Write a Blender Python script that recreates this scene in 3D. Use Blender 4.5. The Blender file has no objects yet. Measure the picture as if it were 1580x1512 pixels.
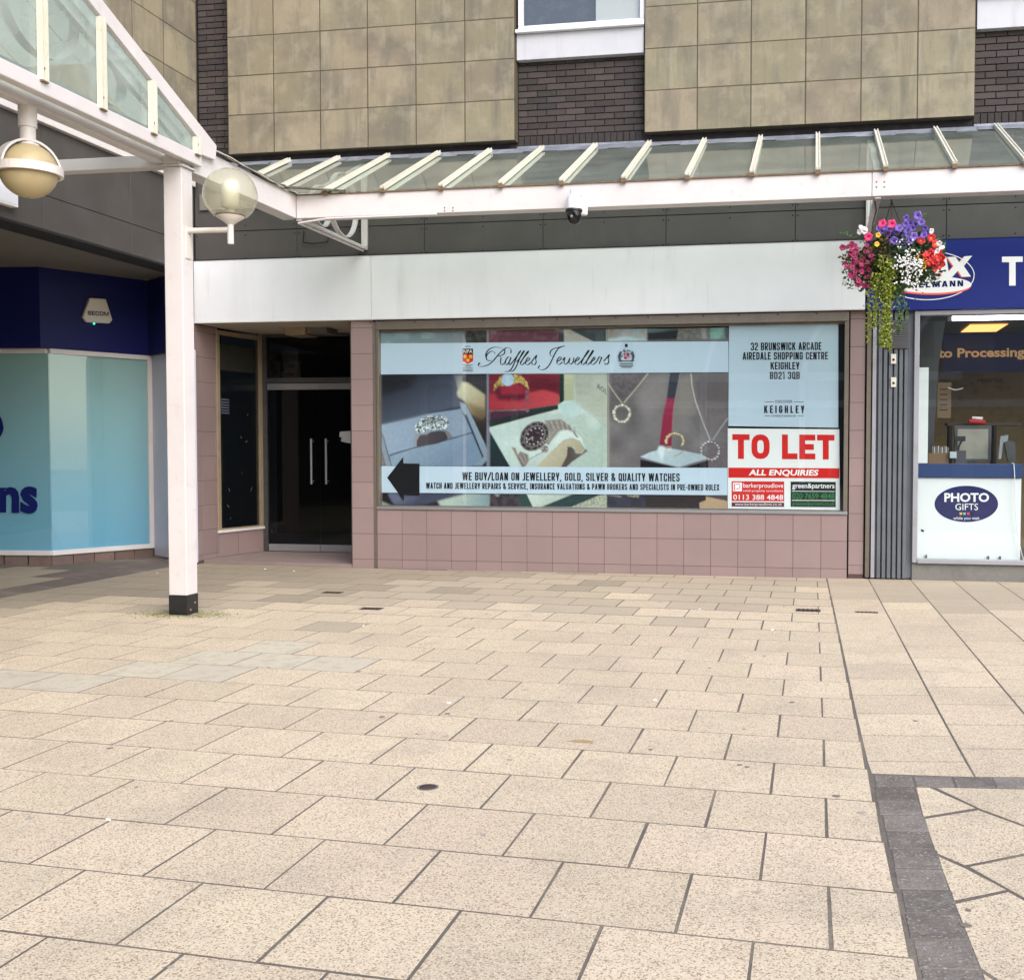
import bpy, bmesh, math, random
from mathutils import Vector, Matrix
from mathutils.geometry import tessellate_polygon
random.seed(7)
S = bpy.context.scene
COL = S.collection
PI = math.pi

# ------------------------------------------------------------------ camera
FPX, CX, CY, PW, PH = 1685.4357, 948.26, 755.71, 1580.0, 1512.0
CAM = Vector((3.5176, -12.5947, 1.47))
CR = Vector((0.98405921, 0.17783457, 0.00153115))
CU = Vector((-0.00819767, 0.03675847, 0.99929055))
CF = Vector((-0.17765212, 0.98337362, -0.03763034))
cd = bpy.data.cameras.new('camera')
cam = bpy.data.objects.new('camera', cd)
COL.objects.link(cam)
m = Matrix.Identity(4)
for i in range(3):
    m[i][0], m[i][1], m[i][2], m[i][3] = CR[i], CU[i], -CF[i], CAM[i]
cam.matrix_world = m
cd.sensor_fit = 'HORIZONTAL'
cd.sensor_width = 36.0
cd.lens = 36.0 * FPX / PW
cd.shift_x = (PW / 2 - CX) / PW
cd.shift_y = (CY - PH / 2) / PW
cd.clip_end = 600
S.camera = cam

# ------------------------------------------------------------------ world, sun, exposure
SUN_EL, SUN_AZ = math.radians(38), math.radians(140)   # azimuth clockwise from +Y
w = bpy.data.worlds.new('World')
S.world = w
w.use_nodes = True
nt = w.node_tree
bg = nt.nodes['Background']
sky = nt.nodes.new('ShaderNodeTexSky')
sky.sky_type = 'NISHITA'
sky.sun_disc = False
sky.sun_elevation = SUN_EL
sky.sun_rotation = SUN_AZ
sky.air_density = 1.0
sky.dust_density = 2.0
sky.ozone_density = 1.0
nt.links.new(sky.outputs[0], bg.inputs[0])
bg.inputs[1].default_value = 0.15
sd = bpy.data.lights.new('sun', 'SUN')
sd.energy = 1.15
sd.angle = math.radians(55)
sd.color = (1.0, 0.95, 0.915)
sun = bpy.data.objects.new('sun', sd)
COL.objects.link(sun)
sv = Vector((math.sin(SUN_AZ) * math.cos(SUN_EL), math.cos(SUN_AZ) * math.cos(SUN_EL), math.sin(SUN_EL)))
sun.rotation_euler = sv.to_track_quat('Z', 'Y').to_euler()
sun.location = sv * 60
S.view_settings.view_transform = 'Standard'
S.view_settings.look = 'None'
S.view_settings.exposure = 1.2
S.view_settings.gamma = 1
S.view_settings.use_curve_mapping = False
S.cycles.transparent_max_bounces = 16
S.cycles.max_bounces = 8

# ------------------------------------------------------------------ measured points of the place
def ray(x, y):
    return CR * ((x - CX) / FPX) - CU * ((y - CY) / FPX) + CF
def hit(x, y, p0, n):
    d = ray(x, y)
    return CAM + d * ((Vector(p0) - CAM).dot(n) / d.dot(n))
def F(x, y, Y=0.0):                       # on a plane parallel to the front wall
    return hit(x, y, (0, Y, 0), Vector((0, 1, 0)))
def G(x, y, z=0.0):
    return hit(x, y, (0, 0, z), Vector((0, 0, 1)))
def L(x, y, X):                           # on a plane parallel to the side wall
    return hit(x, y, (X, 0, 0), Vector((1, 0, 0)))
def project(p):
    q = Vector(p) - CAM
    c = q.dot(CF)
    if c < 0.1: return (-9999, -9999)
    return (CX + FPX * q.dot(CR) / c, CY - FPX * q.dot(CU) / c)

# ------------------------------------------------------------------ materials
MATS = {}
def mat(name, col=(0.5, 0.5, 0.5), rough=0.6, metal=0.0, var=0.0, hue=0.0, noise=None, streak=None, speck=None,
        bump=None, spec=0.5, coat=0.0, emit=None, emit_s=0.0, rvar=0.0, trans=None):
    """noise=[(scale,(r,g,b),amount,lo,hi)..]; streak=same with tall stretch; speck=(scale,col,amount,thresh)"""
    M = bpy.data.materials.new(name)
    M.use_nodes = True
    N, K = M.node_tree.nodes, M.node_tree.links
    b = N['Principled BSDF']
    b.inputs['Roughness'].default_value = rough
    b.inputs['Metallic'].default_value = metal
    b.inputs['Specular IOR Level'].default_value = 0.08 if (name.endswith('print') or name.startswith('ph_') or name.startswith('vinyl') or name == 'poster_white') else spec
    b.inputs['Coat Weight'].default_value = coat
    geo = N.new('ShaderNodeNewGeometry')
    info = N.new('ShaderNodeObjectInfo')
    cur = N.new('ShaderNodeRGB'); cur.outputs[0].default_value = (*col, 1); out = cur.outputs[0]
    if var or hue:
        h = N.new('ShaderNodeHueSaturation')
        mr = N.new('ShaderNodeMapRange'); mr.inputs[3].default_value = 1 - var; mr.inputs[4].default_value = 1 + var
        K.new(info.outputs['Random'], mr.inputs[0]); K.new(mr.outputs[0], h.inputs['Value'])
        if hue:
            wn = N.new('ShaderNodeTexWhiteNoise'); wn.noise_dimensions = '1D'; K.new(info.outputs['Random'], wn.inputs['W'])
            m2 = N.new('ShaderNodeMapRange'); m2.inputs[3].default_value = 0.5 - hue; m2.inputs[4].default_value = 0.5 + hue
            K.new(wn.outputs[0], m2.inputs[0]); K.new(m2.outputs[0], h.inputs['Hue'])
        K.new(out, h.inputs['Color']); out = h.outputs[0]
    def layer(out, vec, scale, c, amt, lo, hi, detail=5, offs=0.0):
        t = N.new('ShaderNodeTexNoise'); t.noise_dimensions = '4D'; t.inputs['Scale'].default_value = scale
        t.inputs['Detail'].default_value = detail; t.inputs['Roughness'].default_value = 0.6
        if offs:
            mm = N.new('ShaderNodeMath'); mm.operation = 'MULTIPLY'; mm.inputs[1].default_value = offs
            K.new(info.outputs['Random'], mm.inputs[0]); K.new(mm.outputs[0], t.inputs['W'])
        K.new(vec, t.inputs['Vector'])
        r = N.new('ShaderNodeMapRange'); r.inputs[1].default_value = lo; r.inputs[2].default_value = hi; r.inputs[4].default_value = amt
        K.new(t.outputs['Fac'], r.inputs[0])
        x = N.new('ShaderNodeMix'); x.data_type = 'RGBA'; x.inputs[7].default_value = (*c, 1)
        K.new(r.outputs[0], x.inputs[0]); K.new(out, x.inputs[6])
        return x.outputs[2]
    for (sc, c, amt, lo, hi) in (noise or []):
        out = layer(out, geo.outputs['Position'], sc, c, amt, lo, hi, offs=0.0)
    if streak:
        vm = N.new('ShaderNodeVectorMath'); vm.operation = 'MULTIPLY'; vm.inputs[1].default_value = (1, 1, 0.12)
        K.new(geo.outputs['Position'], vm.inputs[0])
        for (sc, c, amt, lo, hi) in streak:
            out = layer(out, vm.outputs[0], sc, c, amt, lo, hi, offs=9.0)
    if speck:
        for (sc, c, amt, th) in speck:
            v = N.new('ShaderNodeTexVoronoi'); v.inputs['Scale'].default_value = sc
            K.new(geo.outputs['Position'], v.inputs['Vector'])
            sp = N.new('ShaderNodeSeparateColor'); K.new(v.outputs['Color'], sp.inputs[0])
            r = N.new('ShaderNodeMapRange'); r.inputs[1].default_value = th; r.inputs[2].default_value = th + 0.05; r.inputs[4].default_value = amt
            K.new(sp.outputs[0], r.inputs[0])
            x = N.new('ShaderNodeMix'); x.data_type = 'RGBA'; x.inputs[7].default_value = (*c, 1)
            K.new(r.outputs[0], x.inputs[0]); K.new(out, x.inputs[6]); out = x.outputs[2]
    K.new(out, b.inputs['Base Color'])
    if bump:
        t = N.new('ShaderNodeTexNoise'); t.inputs['Scale'].default_value = bump[0]; t.inputs['Detail'].default_value = 4
        K.new(geo.outputs['Position'], t.inputs['Vector'])
        bp = N.new('ShaderNodeBump'); bp.inputs['Strength'].default_value = bump[1]; bp.inputs['Distance'].default_value = bump[2] if len(bump) > 2 else 0.01
        K.new(t.outputs['Fac'], bp.inputs['Height']); K.new(bp.outputs[0], b.inputs['Normal'])
    if rvar:
        t = N.new('ShaderNodeTexNoise'); t.inputs['Scale'].default_value = 3
        K.new(geo.outputs['Position'], t.inputs['Vector'])
        r = N.new('ShaderNodeMapRange'); r.inputs[1].default_value = .3; r.inputs[2].default_value = .7
        r.inputs[3].default_value = max(0, rough - rvar); r.inputs[4].default_value = rough + rvar
        K.new(t.outputs['Fac'], r.inputs[0]); K.new(r.outputs[0], b.inputs['Roughness'])
    if emit:
        b.inputs['Emission Color'].default_value = (*emit, 1); b.inputs['Emission Strength'].default_value = emit_s
    if trans:
        b.inputs['Transmission Weight'].default_value = trans
    MATS[name] = M
    return M

def glass_mat(name, tint, dirt, dirt_col, rough=0.02, refl=1.0, noise_dirt=0.0, transl=False, fres=1.45):
    M = bpy.data.materials.new(name); M.use_nodes = True
    N, K = M.node_tree.nodes, M.node_tree.links
    N.remove(N['Principled BSDF'])
    outn = N['Material Output']
    tr = N.new('ShaderNodeBsdfTransparent'); tr.inputs[0].default_value = (*tint, 1)
    gl = N.new('ShaderNodeBsdfGlossy'); gl.inputs['Roughness'].default_value = rough; gl.inputs[0].default_value = (refl, refl, refl, 1)
    df = N.new('ShaderNodeBsdfDiffuse'); df.inputs[0].default_value = (*dirt_col, 1)
    dsh = df.outputs[0]
    if transl:
        tl = N.new('ShaderNodeBsdfTranslucent'); tl.inputs[0].default_value = (*dirt_col, 1)
        mx = N.new('ShaderNodeMixShader'); mx.inputs[0].default_value = 0.55
        K.new(df.outputs[0], mx.inputs[1]); K.new(tl.outputs[0], mx.inputs[2]); dsh = mx.outputs[0]
    m1 = N.new('ShaderNodeMixShader'); m1.inputs[0].default_value = dirt
    if noise_dirt:
        geo = N.new('ShaderNodeNewGeometry')
        t = N.new('ShaderNodeTexNoise'); t.inputs['Scale'].default_value = 2.5; t.inputs['Detail'].default_value = 6
        K.new(geo.outputs['Position'], t.inputs['Vector'])
        r = N.new('ShaderNodeMapRange'); r.inputs[1].default_value = .3; r.inputs[2].default_value = .75
        r.inputs[3].default_value = max(0, dirt - noise_dirt); r.inputs[4].default_value = dirt + noise_dirt
        K.new(t.outputs['Fac'], r.inputs[0]); K.new(r.outputs[0], m1.inputs[0])
    K.new(tr.outputs[0], m1.inputs[1]); K.new(dsh, m1.inputs[2])
    g_ = N.new('ShaderNodeNewGeometry'); dt = N.new('ShaderNodeVectorMath'); dt.operation = 'DOT_PRODUCT'
    K.new(g_.outputs['Incoming'], dt.inputs[0]); K.new(g_.outputs['Normal'], dt.inputs[1])
    def mth(op, a, b=None):
        n_ = N.new('ShaderNodeMath'); n_.operation = op
        for i_, q in enumerate((a, b)):
            if q is None: continue
            if isinstance(q, (int, float)): n_.inputs[i_].default_value = q
            else: K.new(q, n_.inputs[i_])
        return n_.outputs[0]
    F0 = ((fres - 1) / (fres + 1)) ** 2 * 1.8
    fr = N.new('ShaderNodeMath'); fr.operation = 'ADD'; fr.use_clamp = True; fr.inputs[1].default_value = F0
    K.new(mth('MULTIPLY', mth('POWER', mth('SUBTRACT', 1.0, mth('ABSOLUTE', dt.outputs['Value'])), 5.0), 1 - F0), fr.inputs[0])
    m2 = N.new('ShaderNodeMixShader')
    K.new(fr.outputs[0], m2.inputs[0]); K.new(m1.outputs[0], m2.inputs[1]); K.new(gl.outputs[0], m2.inputs[2])
    K.new(m2.outputs[0], outn.inputs[0])
    MATS[name] = M
    return M

mat('slab', (0.62, 0.515, 0.365), 0.8, var=0.095, hue=0.006,
    noise=[(0.45, (0.485, 0.40, 0.285), 0.5, .45, .75), (1.6, (0.43, 0.36, 0.265), 0.7, .5, .68), (5, (0.41, 0.35, 0.27), 0.4, .53, .70), (9, (0.64, 0.54, 0.39), 0.4, .5, .8), (45, (0.44, 0.35, 0.25), 0.3, .55, .7)],
    speck=[(190, (0.25, 0.17, 0.105), 0.8, .76), (270, (0.78, 0.68, 0.52), 0.6, .78), (140, (0.32, 0.27, 0.22), 0.5, .92)], bump=(190, 0.5, 0.003))
mat('slab_pale', (0.53, 0.475, 0.36), 0.85, var=0.05, hue=0.01, noise=[(4, (0.58, 0.53, 0.42), 0.7, .45, .7), (9, (0.44, 0.37, 0.28), 0.7, .5, .62), (25, (0.38, 0.36, 0.31), 0.3, .55, .7)],
    speck=[(140, (0.33, 0.30, 0.24), 0.4, .85)], bump=(90, 0.3, 0.004))
mat('slab_worn_shaded', (0.46, 0.385, 0.275), 0.82, var=0.06, hue=0.006,  # wear plus the shade near the facade, both in the colour
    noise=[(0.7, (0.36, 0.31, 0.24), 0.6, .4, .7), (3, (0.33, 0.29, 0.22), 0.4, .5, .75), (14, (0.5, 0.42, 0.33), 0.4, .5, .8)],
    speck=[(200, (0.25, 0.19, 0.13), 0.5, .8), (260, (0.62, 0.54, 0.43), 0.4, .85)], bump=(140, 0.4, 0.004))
mat('slab_dirty_shaded', (0.35, 0.292, 0.21), 0.82, var=0.05, hue=0.006,  # browner dirt and the left corner's shade mixed into one colour
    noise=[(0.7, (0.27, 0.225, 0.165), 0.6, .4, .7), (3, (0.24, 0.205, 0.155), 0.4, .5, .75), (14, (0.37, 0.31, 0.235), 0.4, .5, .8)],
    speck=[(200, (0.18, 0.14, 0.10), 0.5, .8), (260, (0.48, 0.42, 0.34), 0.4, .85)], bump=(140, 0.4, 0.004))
mat('joint', (0.135, 0.113, 0.095), 0.95, noise=[(0.9, (0.30, 0.25, 0.19), 0.75, .50, .66), (40, (0.10, 0.085, 0.07), 0.6, .5, .7), (7, (0.22, 0.2, 0.15), .4, .5, .7)], bump=(120, 0.6, 0.01))
mat('cobble', (0.20, 0.176, 0.152), 0.95, var=0.24, spec=.1, noise=[(18, (0.27, 0.25, 0.235), 0.65, .5, .7), (5, (0.11, 0.096, 0.084), 0.6, .45, .66)],
    speck=[(160, (0.5, 0.47, 0.44), 0.5, .93)], bump=(70, 0.7, 0.008))
mat('brown_paver', (0.17, 0.115, 0.10), 0.85, var=0.12, noise=[(6, (0.11, 0.09, 0.08), 0.6, .45, .7), (30, (0.24, 0.18, 0.15), 0.4, .5, .8)])
mat('plinth_tile', (0.15, 0.10, 0.085), 0.8, var=0.15, noise=[(9, (0.09, 0.075, 0.07), 0.6, .45, .7), (3, (0.2, 0.17, 0.15), 0.5, .5, .7)])
mat('recess_floor', (0.27, 0.205, 0.19), 0.75, noise=[(3, (0.22, 0.18, 0.165), 0.6, .4, .7), (20, (0.36, 0.28, 0.26), 0.4, .5, .8)])
mat('stone', (0.24, 0.21, 0.14), 0.85, var=0.15, hue=0.014,
    noise=[(1.8, (0.145, 0.13, 0.10), 0.85, .46, .64), (4.5, (0.32, 0.285, 0.205), 0.7, .50, .68), (9, (0.16, 0.145, 0.11), 0.5, .55, .7), (22, (0.19, 0.175, 0.13), 0.4, .5, .75)],
    streak=[(5.0, (0.115, 0.108, 0.088), 0.7, .54, .72), (13, (0.14, 0.13, 0.095), 0.55, .55, .72), (8, (0.32, 0.30, 0.235), 0.5, .56, .72)], bump=(40, 0.2, 0.01))
mat('stone_joint', (0.085, 0.07, 0.042), 0.95, noise=[(6, (0.05, 0.045, 0.03), .7, .45, .65)])
mat('brick', (0.046, 0.036, 0.033), 0.85, var=0.40, hue=0.03, noise=[(30, (0.075, 0.055, 0.052), 0.5, .5, .75), (4, (0.035, 0.033, 0.04), 0.6, .45, .7)], bump=(90, 0.5, 0.006))
mat('mortar', (0.03, 0.028, 0.03), 0.95, noise=[(8, (0.09, 0.08, 0.075), 0.5, .5, .7)])
mat('pink_tile', (0.265, 0.196, 0.188), 0.42, var=0.07, hue=0.006, noise=[(1.5, (0.225, 0.17, 0.166), 0.6, .45, .7), (12, (0.27, 0.20, 0.195), 0.35, .5, .75)],
    speck=[(300, (0.24, 0.15, 0.15), 0.35, .8)], streak=[(6, (0.27, 0.19, 0.18), 0.3, .58, .75)], bump=(60, 0.04, 0.004))
mat('tile_grout', (0.085, 0.055, 0.052), 0.95)
mat('cladding', (0.064, 0.059, 0.055), 0.5, var=0.04, noise=[(1.5, (0.092, 0.084, 0.078), 0.6, .45, .7), (7, (0.062, 0.058, 0.054), 0.4, .5, .7)],
    streak=[(4, (0.10, 0.093, 0.085), 0.35, .58, .75)], rvar=0.1)
mat('gap_black', (0.012, 0.012, 0.014), 0.9)
mat('fascia_white', (0.74, 0.765, 0.80), 0.35, noise=[(0.8, (0.60, 0.63, 0.655), 0.5, .4, .7)], streak=[(3, (0.56, 0.58, 0.60), 0.5, .56, .75), (11, (0.54, 0.54, 0.53), 0.35, .6, .72)], rvar=0.06)
mat('paint_white', (0.63, 0.603, 0.597), 0.42, noise=[(2, (0.56, 0.52, 0.505), 0.5, .45, .7), (9, (0.44, 0.36, 0.30), 0.28, .57, .70)],
    streak=[(6, (0.62, 0.53, 0.45), 0.25, .6, .75)], rvar=0.1)
mat('paint_cream', (0.63, 0.615, 0.52), 0.5, var=.06, noise=[(5, (0.55, 0.52, 0.40), 0.6, .45, .7), (25, (0.3, 0.28, 0.2), 0.4, .62, .72)])
mat('paint_grey_white', (0.62, 0.60, 0.60), 0.5, noise=[(2, (0.52, 0.49, 0.49), 0.5, .45, .7)])
mat('rust', (0.20, 0.13, 0.075), 0.9, noise=[(20, (0.09, 0.07, 0.05), 0.7, .4, .6)])
mat('lead', (0.22, 0.235, 0.27), 0.45, metal=0.25, noise=[(3, (0.36, 0.385, 0.44), 0.8, .45, .65), (14, (0.13, 0.135, 0.15), 0.7, .5, .7)], bump=(9, 0.4, 0.02))
mat('flashing', (0.07, 0.065, 0.05), 0.8, noise=[(12, (0.2, 0.19, 0.14), 0.7, .45, .65)], bump=(25, 0.8, 0.02))
mat('upvc', (0.72, 0.73, 0.76), 0.3, noise=[(3, (0.68, 0.70, 0.74), 0.5, .45, .7)])
mat('sill_panel', (0.50, 0.51, 0.54), 0.5, noise=[(2.5, (0.43, 0.44, 0.47), 0.7, .45, .7)], streak=[(7, (0.34, 0.335, 0.33), 0.45, .57, .72)])
mat('alu_bronze', (0.19, 0.165, 0.135), 0.45, metal=0.5, noise=[(4, (0.14, 0.125, 0.105), 0.6, .45, .7), (20, (0.25, 0.22, 0.18), 0.4, .5, .7)])
mat('alu_dark', (0.10, 0.10, 0.10), 0.4, metal=0.6, noise=[(5, (0.06, 0.06, 0.062), 0.5, .5, .7)])
mat('alu_gold', (0.46, 0.37, 0.25), 0.4, metal=0.5, noise=[(6, (0.3, 0.25, 0.19), 0.5, .5, .7)])
mat('alu_silver', (0.34, 0.35, 0.36), 0.35, metal=0.6, noise=[(7, (0.3, 0.31, 0.33), 0.5, .5, .7)])
mat('rib_grey', (0.15, 0.165, 0.185), 0.4, metal=0.35, noise=[(3, (0.105, 0.115, 0.13), 0.6, .45, .7), (20, (0.2, 0.215, 0.235), 0.4, .55, .7)])
mat('frame_grey', (0.33, 0.34, 0.37), 0.4, metal=0.2, noise=[(4, (0.25, 0.24, 0.25), 0.5, .5, .7)])
mat('concrete_grey', (0.17, 0.165, 0.155), 0.9, noise=[(5, (0.1, 0.1, 0.095), 0.6, .45, .7), (25, (0.24, 0.23, 0.21), 0.4, .5, .7)])
mat('sign_blue', (0.010, 0.021, 0.175), 0.35, spec=.25, noise=[(1, (0.013, 0.026, 0.20), 0.5, .4, .7)])
mat('sign_navy', (0.008, 0.012, 0.088), 0.4, spec=.2, noise=[(1.2, (0.011, 0.016, 0.11), 0.5, .4, .7)])
mat('counter_blue', (0.022, 0.05, 0.155), 0.35)
mat('navy_print', (0.008, 0.013, 0.10), 0.5)
mat('vinyl_aqua', (0.135, 0.33, 0.40), 0.5)
mat('vinyl_band', (0.49, 0.615, 0.725), 0.5)
mat('vinyl_address', (0.475, 0.60, 0.695), 0.5)
mat('white_print', (0.86, 0.87, 0.88), 0.5)
mat('poster_white', (0.76, 0.80, 0.80), 0.5)
mat('black_print', (0.008, 0.009, 0.012), 0.5)
mat('red_print', (0.60, 0.018, 0.016), 0.5)
mat('red_dark_print', (0.10, 0.012, 0.02), 0.5)
mat('green_print', (0.01, 0.22, 0.05), 0.5)
mat('green_black_print', (0.01, 0.02, 0.017), 0.5)
mat('soft_red', (0.85, 0.12, 0.08), 0.5)
mat('black_gloss', (0.006, 0.006, 0.008), 0.12)
mat('black_paint', (0.013, 0.013, 0.014), 0.4, noise=[(20, (0.03, 0.03, 0.03), 0.4, .5, .7)])
mat('interior_dark', (0.012, 0.012, 0.013), 0.9)
mat('interior_grey', (0.075, 0.078, 0.08), 0.9)
mat('interior_brown', (0.22, 0.15, 0.06), 0.8, noise=[(1.5, (0.30, 0.21, 0.09), 0.6, .4, .7), (9, (0.12, 0.085, 0.045), 0.5, .5, .7)])
mat('blind_grey', (0.40, 0.40, 0.38), 0.9)
mat('soffit', (0.17, 0.155, 0.135), 0.8, noise=[(2, (0.13, 0.12, 0.11), 0.5, .45, .7)])
mat('reflection_pale', (0.26, 0.24, 0.20), 0.8, noise=[(5, (0.17, 0.16, 0.14), .6, .45, .65)])
mat('display_brown', (0.035, 0.026, 0.022), 0.8)
mat('recess_ceil', (0.45, 0.40, 0.33), 0.8)
mat('lilac_panel', (0.44, 0.44, 0.52), 0.5, noise=[(2, (0.38, 0.385, 0.46), 0.5, .45, .7)])
mat('alarm_white', (0.66, 0.63, 0.57), 0.45)
mat('led_green', (0, 0.5, 0.2), 0.5, emit=(0.05, 1, 0.4), emit_s=1.5)
mat('tube_light', (0.9, 0.9, 0.9), 0.5, emit=(0.92, 0.96, 1.0), emit_s=6)
mat('panel_orange', (0.8, 0.5, 0.2), 0.5, emit=(1.0, 0.42, 0.12), emit_s=1.0)
mat('letter_orange', (0.55, 0.36, 0.18), 0.5, emit=(1.0, 0.6, 0.28), emit_s=0.08)
mat('iron', (0.06, 0.035, 0.028), 0.8, noise=[(30, (0.12, 0.07, 0.05), 0.6, .5, .7)])
mat('globe_amber', (0.44, 0.36, 0.20), 0.4, noise=[(6, (0.37, 0.29, 0.16), 0.6, .45, .7), (25, (0.3, 0.24, 0.14), 0.4, .6, .7)])
mat('lamp_white', (0.66, 0.62, 0.58), 0.5, noise=[(5, (0.52, 0.46, 0.40), 0.5, .5, .7)])
mat('leaf_dark', (0.028, 0.055, 0.014), 0.6, var=0.2)
mat('leaf_bronze', (0.16, 0.085, 0.035), 0.6)
mat('leaf_lime', (0.22, 0.27, 0.025), 0.55)
mat('leaf_mid', (0.07, 0.14, 0.03), 0.6)
mat('petal_purple', (0.14, 0.085, 0.38), 0.6, var=0.2)
mat('petal_pink', (0.70, 0.04, 0.16), 0.6, var=0.15)
mat('petal_magenta', (0.22, 0.006, 0.055), 0.6, var=0.25)
mat('petal_red', (0.55, 0.012, 0.02), 0.6, var=0.15)
mat('petal_white', (0.75, 0.75, 0.74), 0.6)
mat('petal_yellow', (0.75, 0.42, 0.02), 0.6)
mat('petal_throat', (0.06, 0.01, 0.12), 0.6)
mat('gum_dark', (0.20, 0.17, 0.14), 0.8)
mat('gum_pale', (0.40, 0.36, 0.30), 0.8)
mat('stain_tan', (0.42, 0.29, 0.15), 0.8)
mat('moss', (0.14, 0.14, 0.06), 0.95, noise=[(9, (0.30, 0.28, 0.15), 0.8, .45, .6)])
mat('opp_render', (0.16, 0.15, 0.13), 0.8, noise=[(1, (0.33, 0.31, 0.28), 0.6, .45, .7)])
mat('opp_glass', (0.03, 0.04, 0.045), 0.1)
mat('cardboard', (0.20, 0.12, 0.06), 0.8)
mat('paper', (0.5, 0.5, 0.46), 0.8)
# flat colours of the printed pictures
for n, c in dict(ph_slate=(0.075, 0.08, 0.115), ph_slate_dark=(0.035, 0.035, 0.06), ph_lilac=(0.31, 0.35, 0.47), ph_lilac_lt=(0.42, 0.48, 0.60),
                 ph_mid=(0.17, 0.18, 0.24), ph_cream=(0.44, 0.36, 0.22), ph_cream_lt=(0.50, 0.50, 0.38), ph_mint=(0.44, 0.52, 0.46), ph_green=(0.012, 0.045, 0.035),
                 ph_maroon=(0.11, 0.02, 0.03), ph_red=(0.36, 0.022, 0.035), ph_red_lt=(0.50, 0.05, 0.07), ph_gold=(0.50, 0.36, 0.13), ph_silver=(0.42, 0.43, 0.42),
                 ph_steel=(0.20, 0.20, 0.19), ph_grey=(0.115, 0.105, 0.115), ph_greyb=(0.155, 0.145, 0.15), ph_dark=(0.02, 0.018, 0.02), ph_crimson=(0.36, 0.012, 0.07),
                 ph_pale=(0.48, 0.55, 0.57), ph_teal=(0.13, 0.25, 0.25), ph_tan=(0.30, 0.22, 0.13), ph_brown=(0.07, 0.055, 0.04), ph_beige=(0.30, 0.29, 0.24)).items():
    mat(n, c, 0.5, noise=[(6, tuple(min(1, v * 1.35) for v in c), 0.5, .4, .7), (2.5, tuple(v * 0.72 for v in c), 0.5, .45, .7)])
# the aqua film fades from green-grey at the top to blue at the foot (the print itself does)
def ramp_film(name, top, bot, z0, z1):
    M = mat(name, top, 0.3)
    N, K = M.node_tree.nodes, M.node_tree.links
    b = N['Principled BSDF']
    g = N.new('ShaderNodeNewGeometry'); sp = N.new('ShaderNodeSeparateXYZ'); K.new(g.outputs['Position'], sp.inputs[0])
    r = N.new('ShaderNodeMapRange'); r.inputs[1].default_value = z0; r.inputs[2].default_value = z1; K.new(sp.outputs[2], r.inputs[0])
    x = N.new('ShaderNodeMix'); x.data_type = 'RGBA'; x.inputs[6].default_value = (*bot, 1); x.inputs[7].default_value = (*top, 1)
    K.new(r.outputs[0], x.inputs[0]); K.new(x.outputs[2], b.inputs['Base Color'])
ramp_film('film_aqua', (0.31, 0.475, 0.46), (0.155, 0.40, 0.56), 0.2, 2.6)
glass_mat('pane', (0.93, 0.97, 0.97), 0.012, (0.5, 0.55, 0.55), fres=1.6)
glass_mat('pane_dark', (0.42, 0.44, 0.44), 0.006, (0.35, 0.35, 0.33), refl=.35)
glass_mat('roof_glass', (0.82, 0.92, 0.87), 0.36, (0.60, 0.70, 0.63), noise_dirt=0.10, transl=True, rough=0.06, fres=1.35)
glass_mat('gable_glass', (0.84, 0.95, 0.90), 0.34, (0.74, 0.85, 0.79), noise_dirt=0.10, transl=True, rough=0.05)
glass_mat('roof_pale', (0.9, 0.95, 0.92), 0.75, (0.82, 0.90, 0.85), noise_dirt=0.10, transl=True, rough=0.1)
glass_mat('globe_clear', (0.93, 0.93, 0.84), 0.22, (0.86, 0.84, 0.68), transl=True, rough=0.22, fres=1.4)

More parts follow.
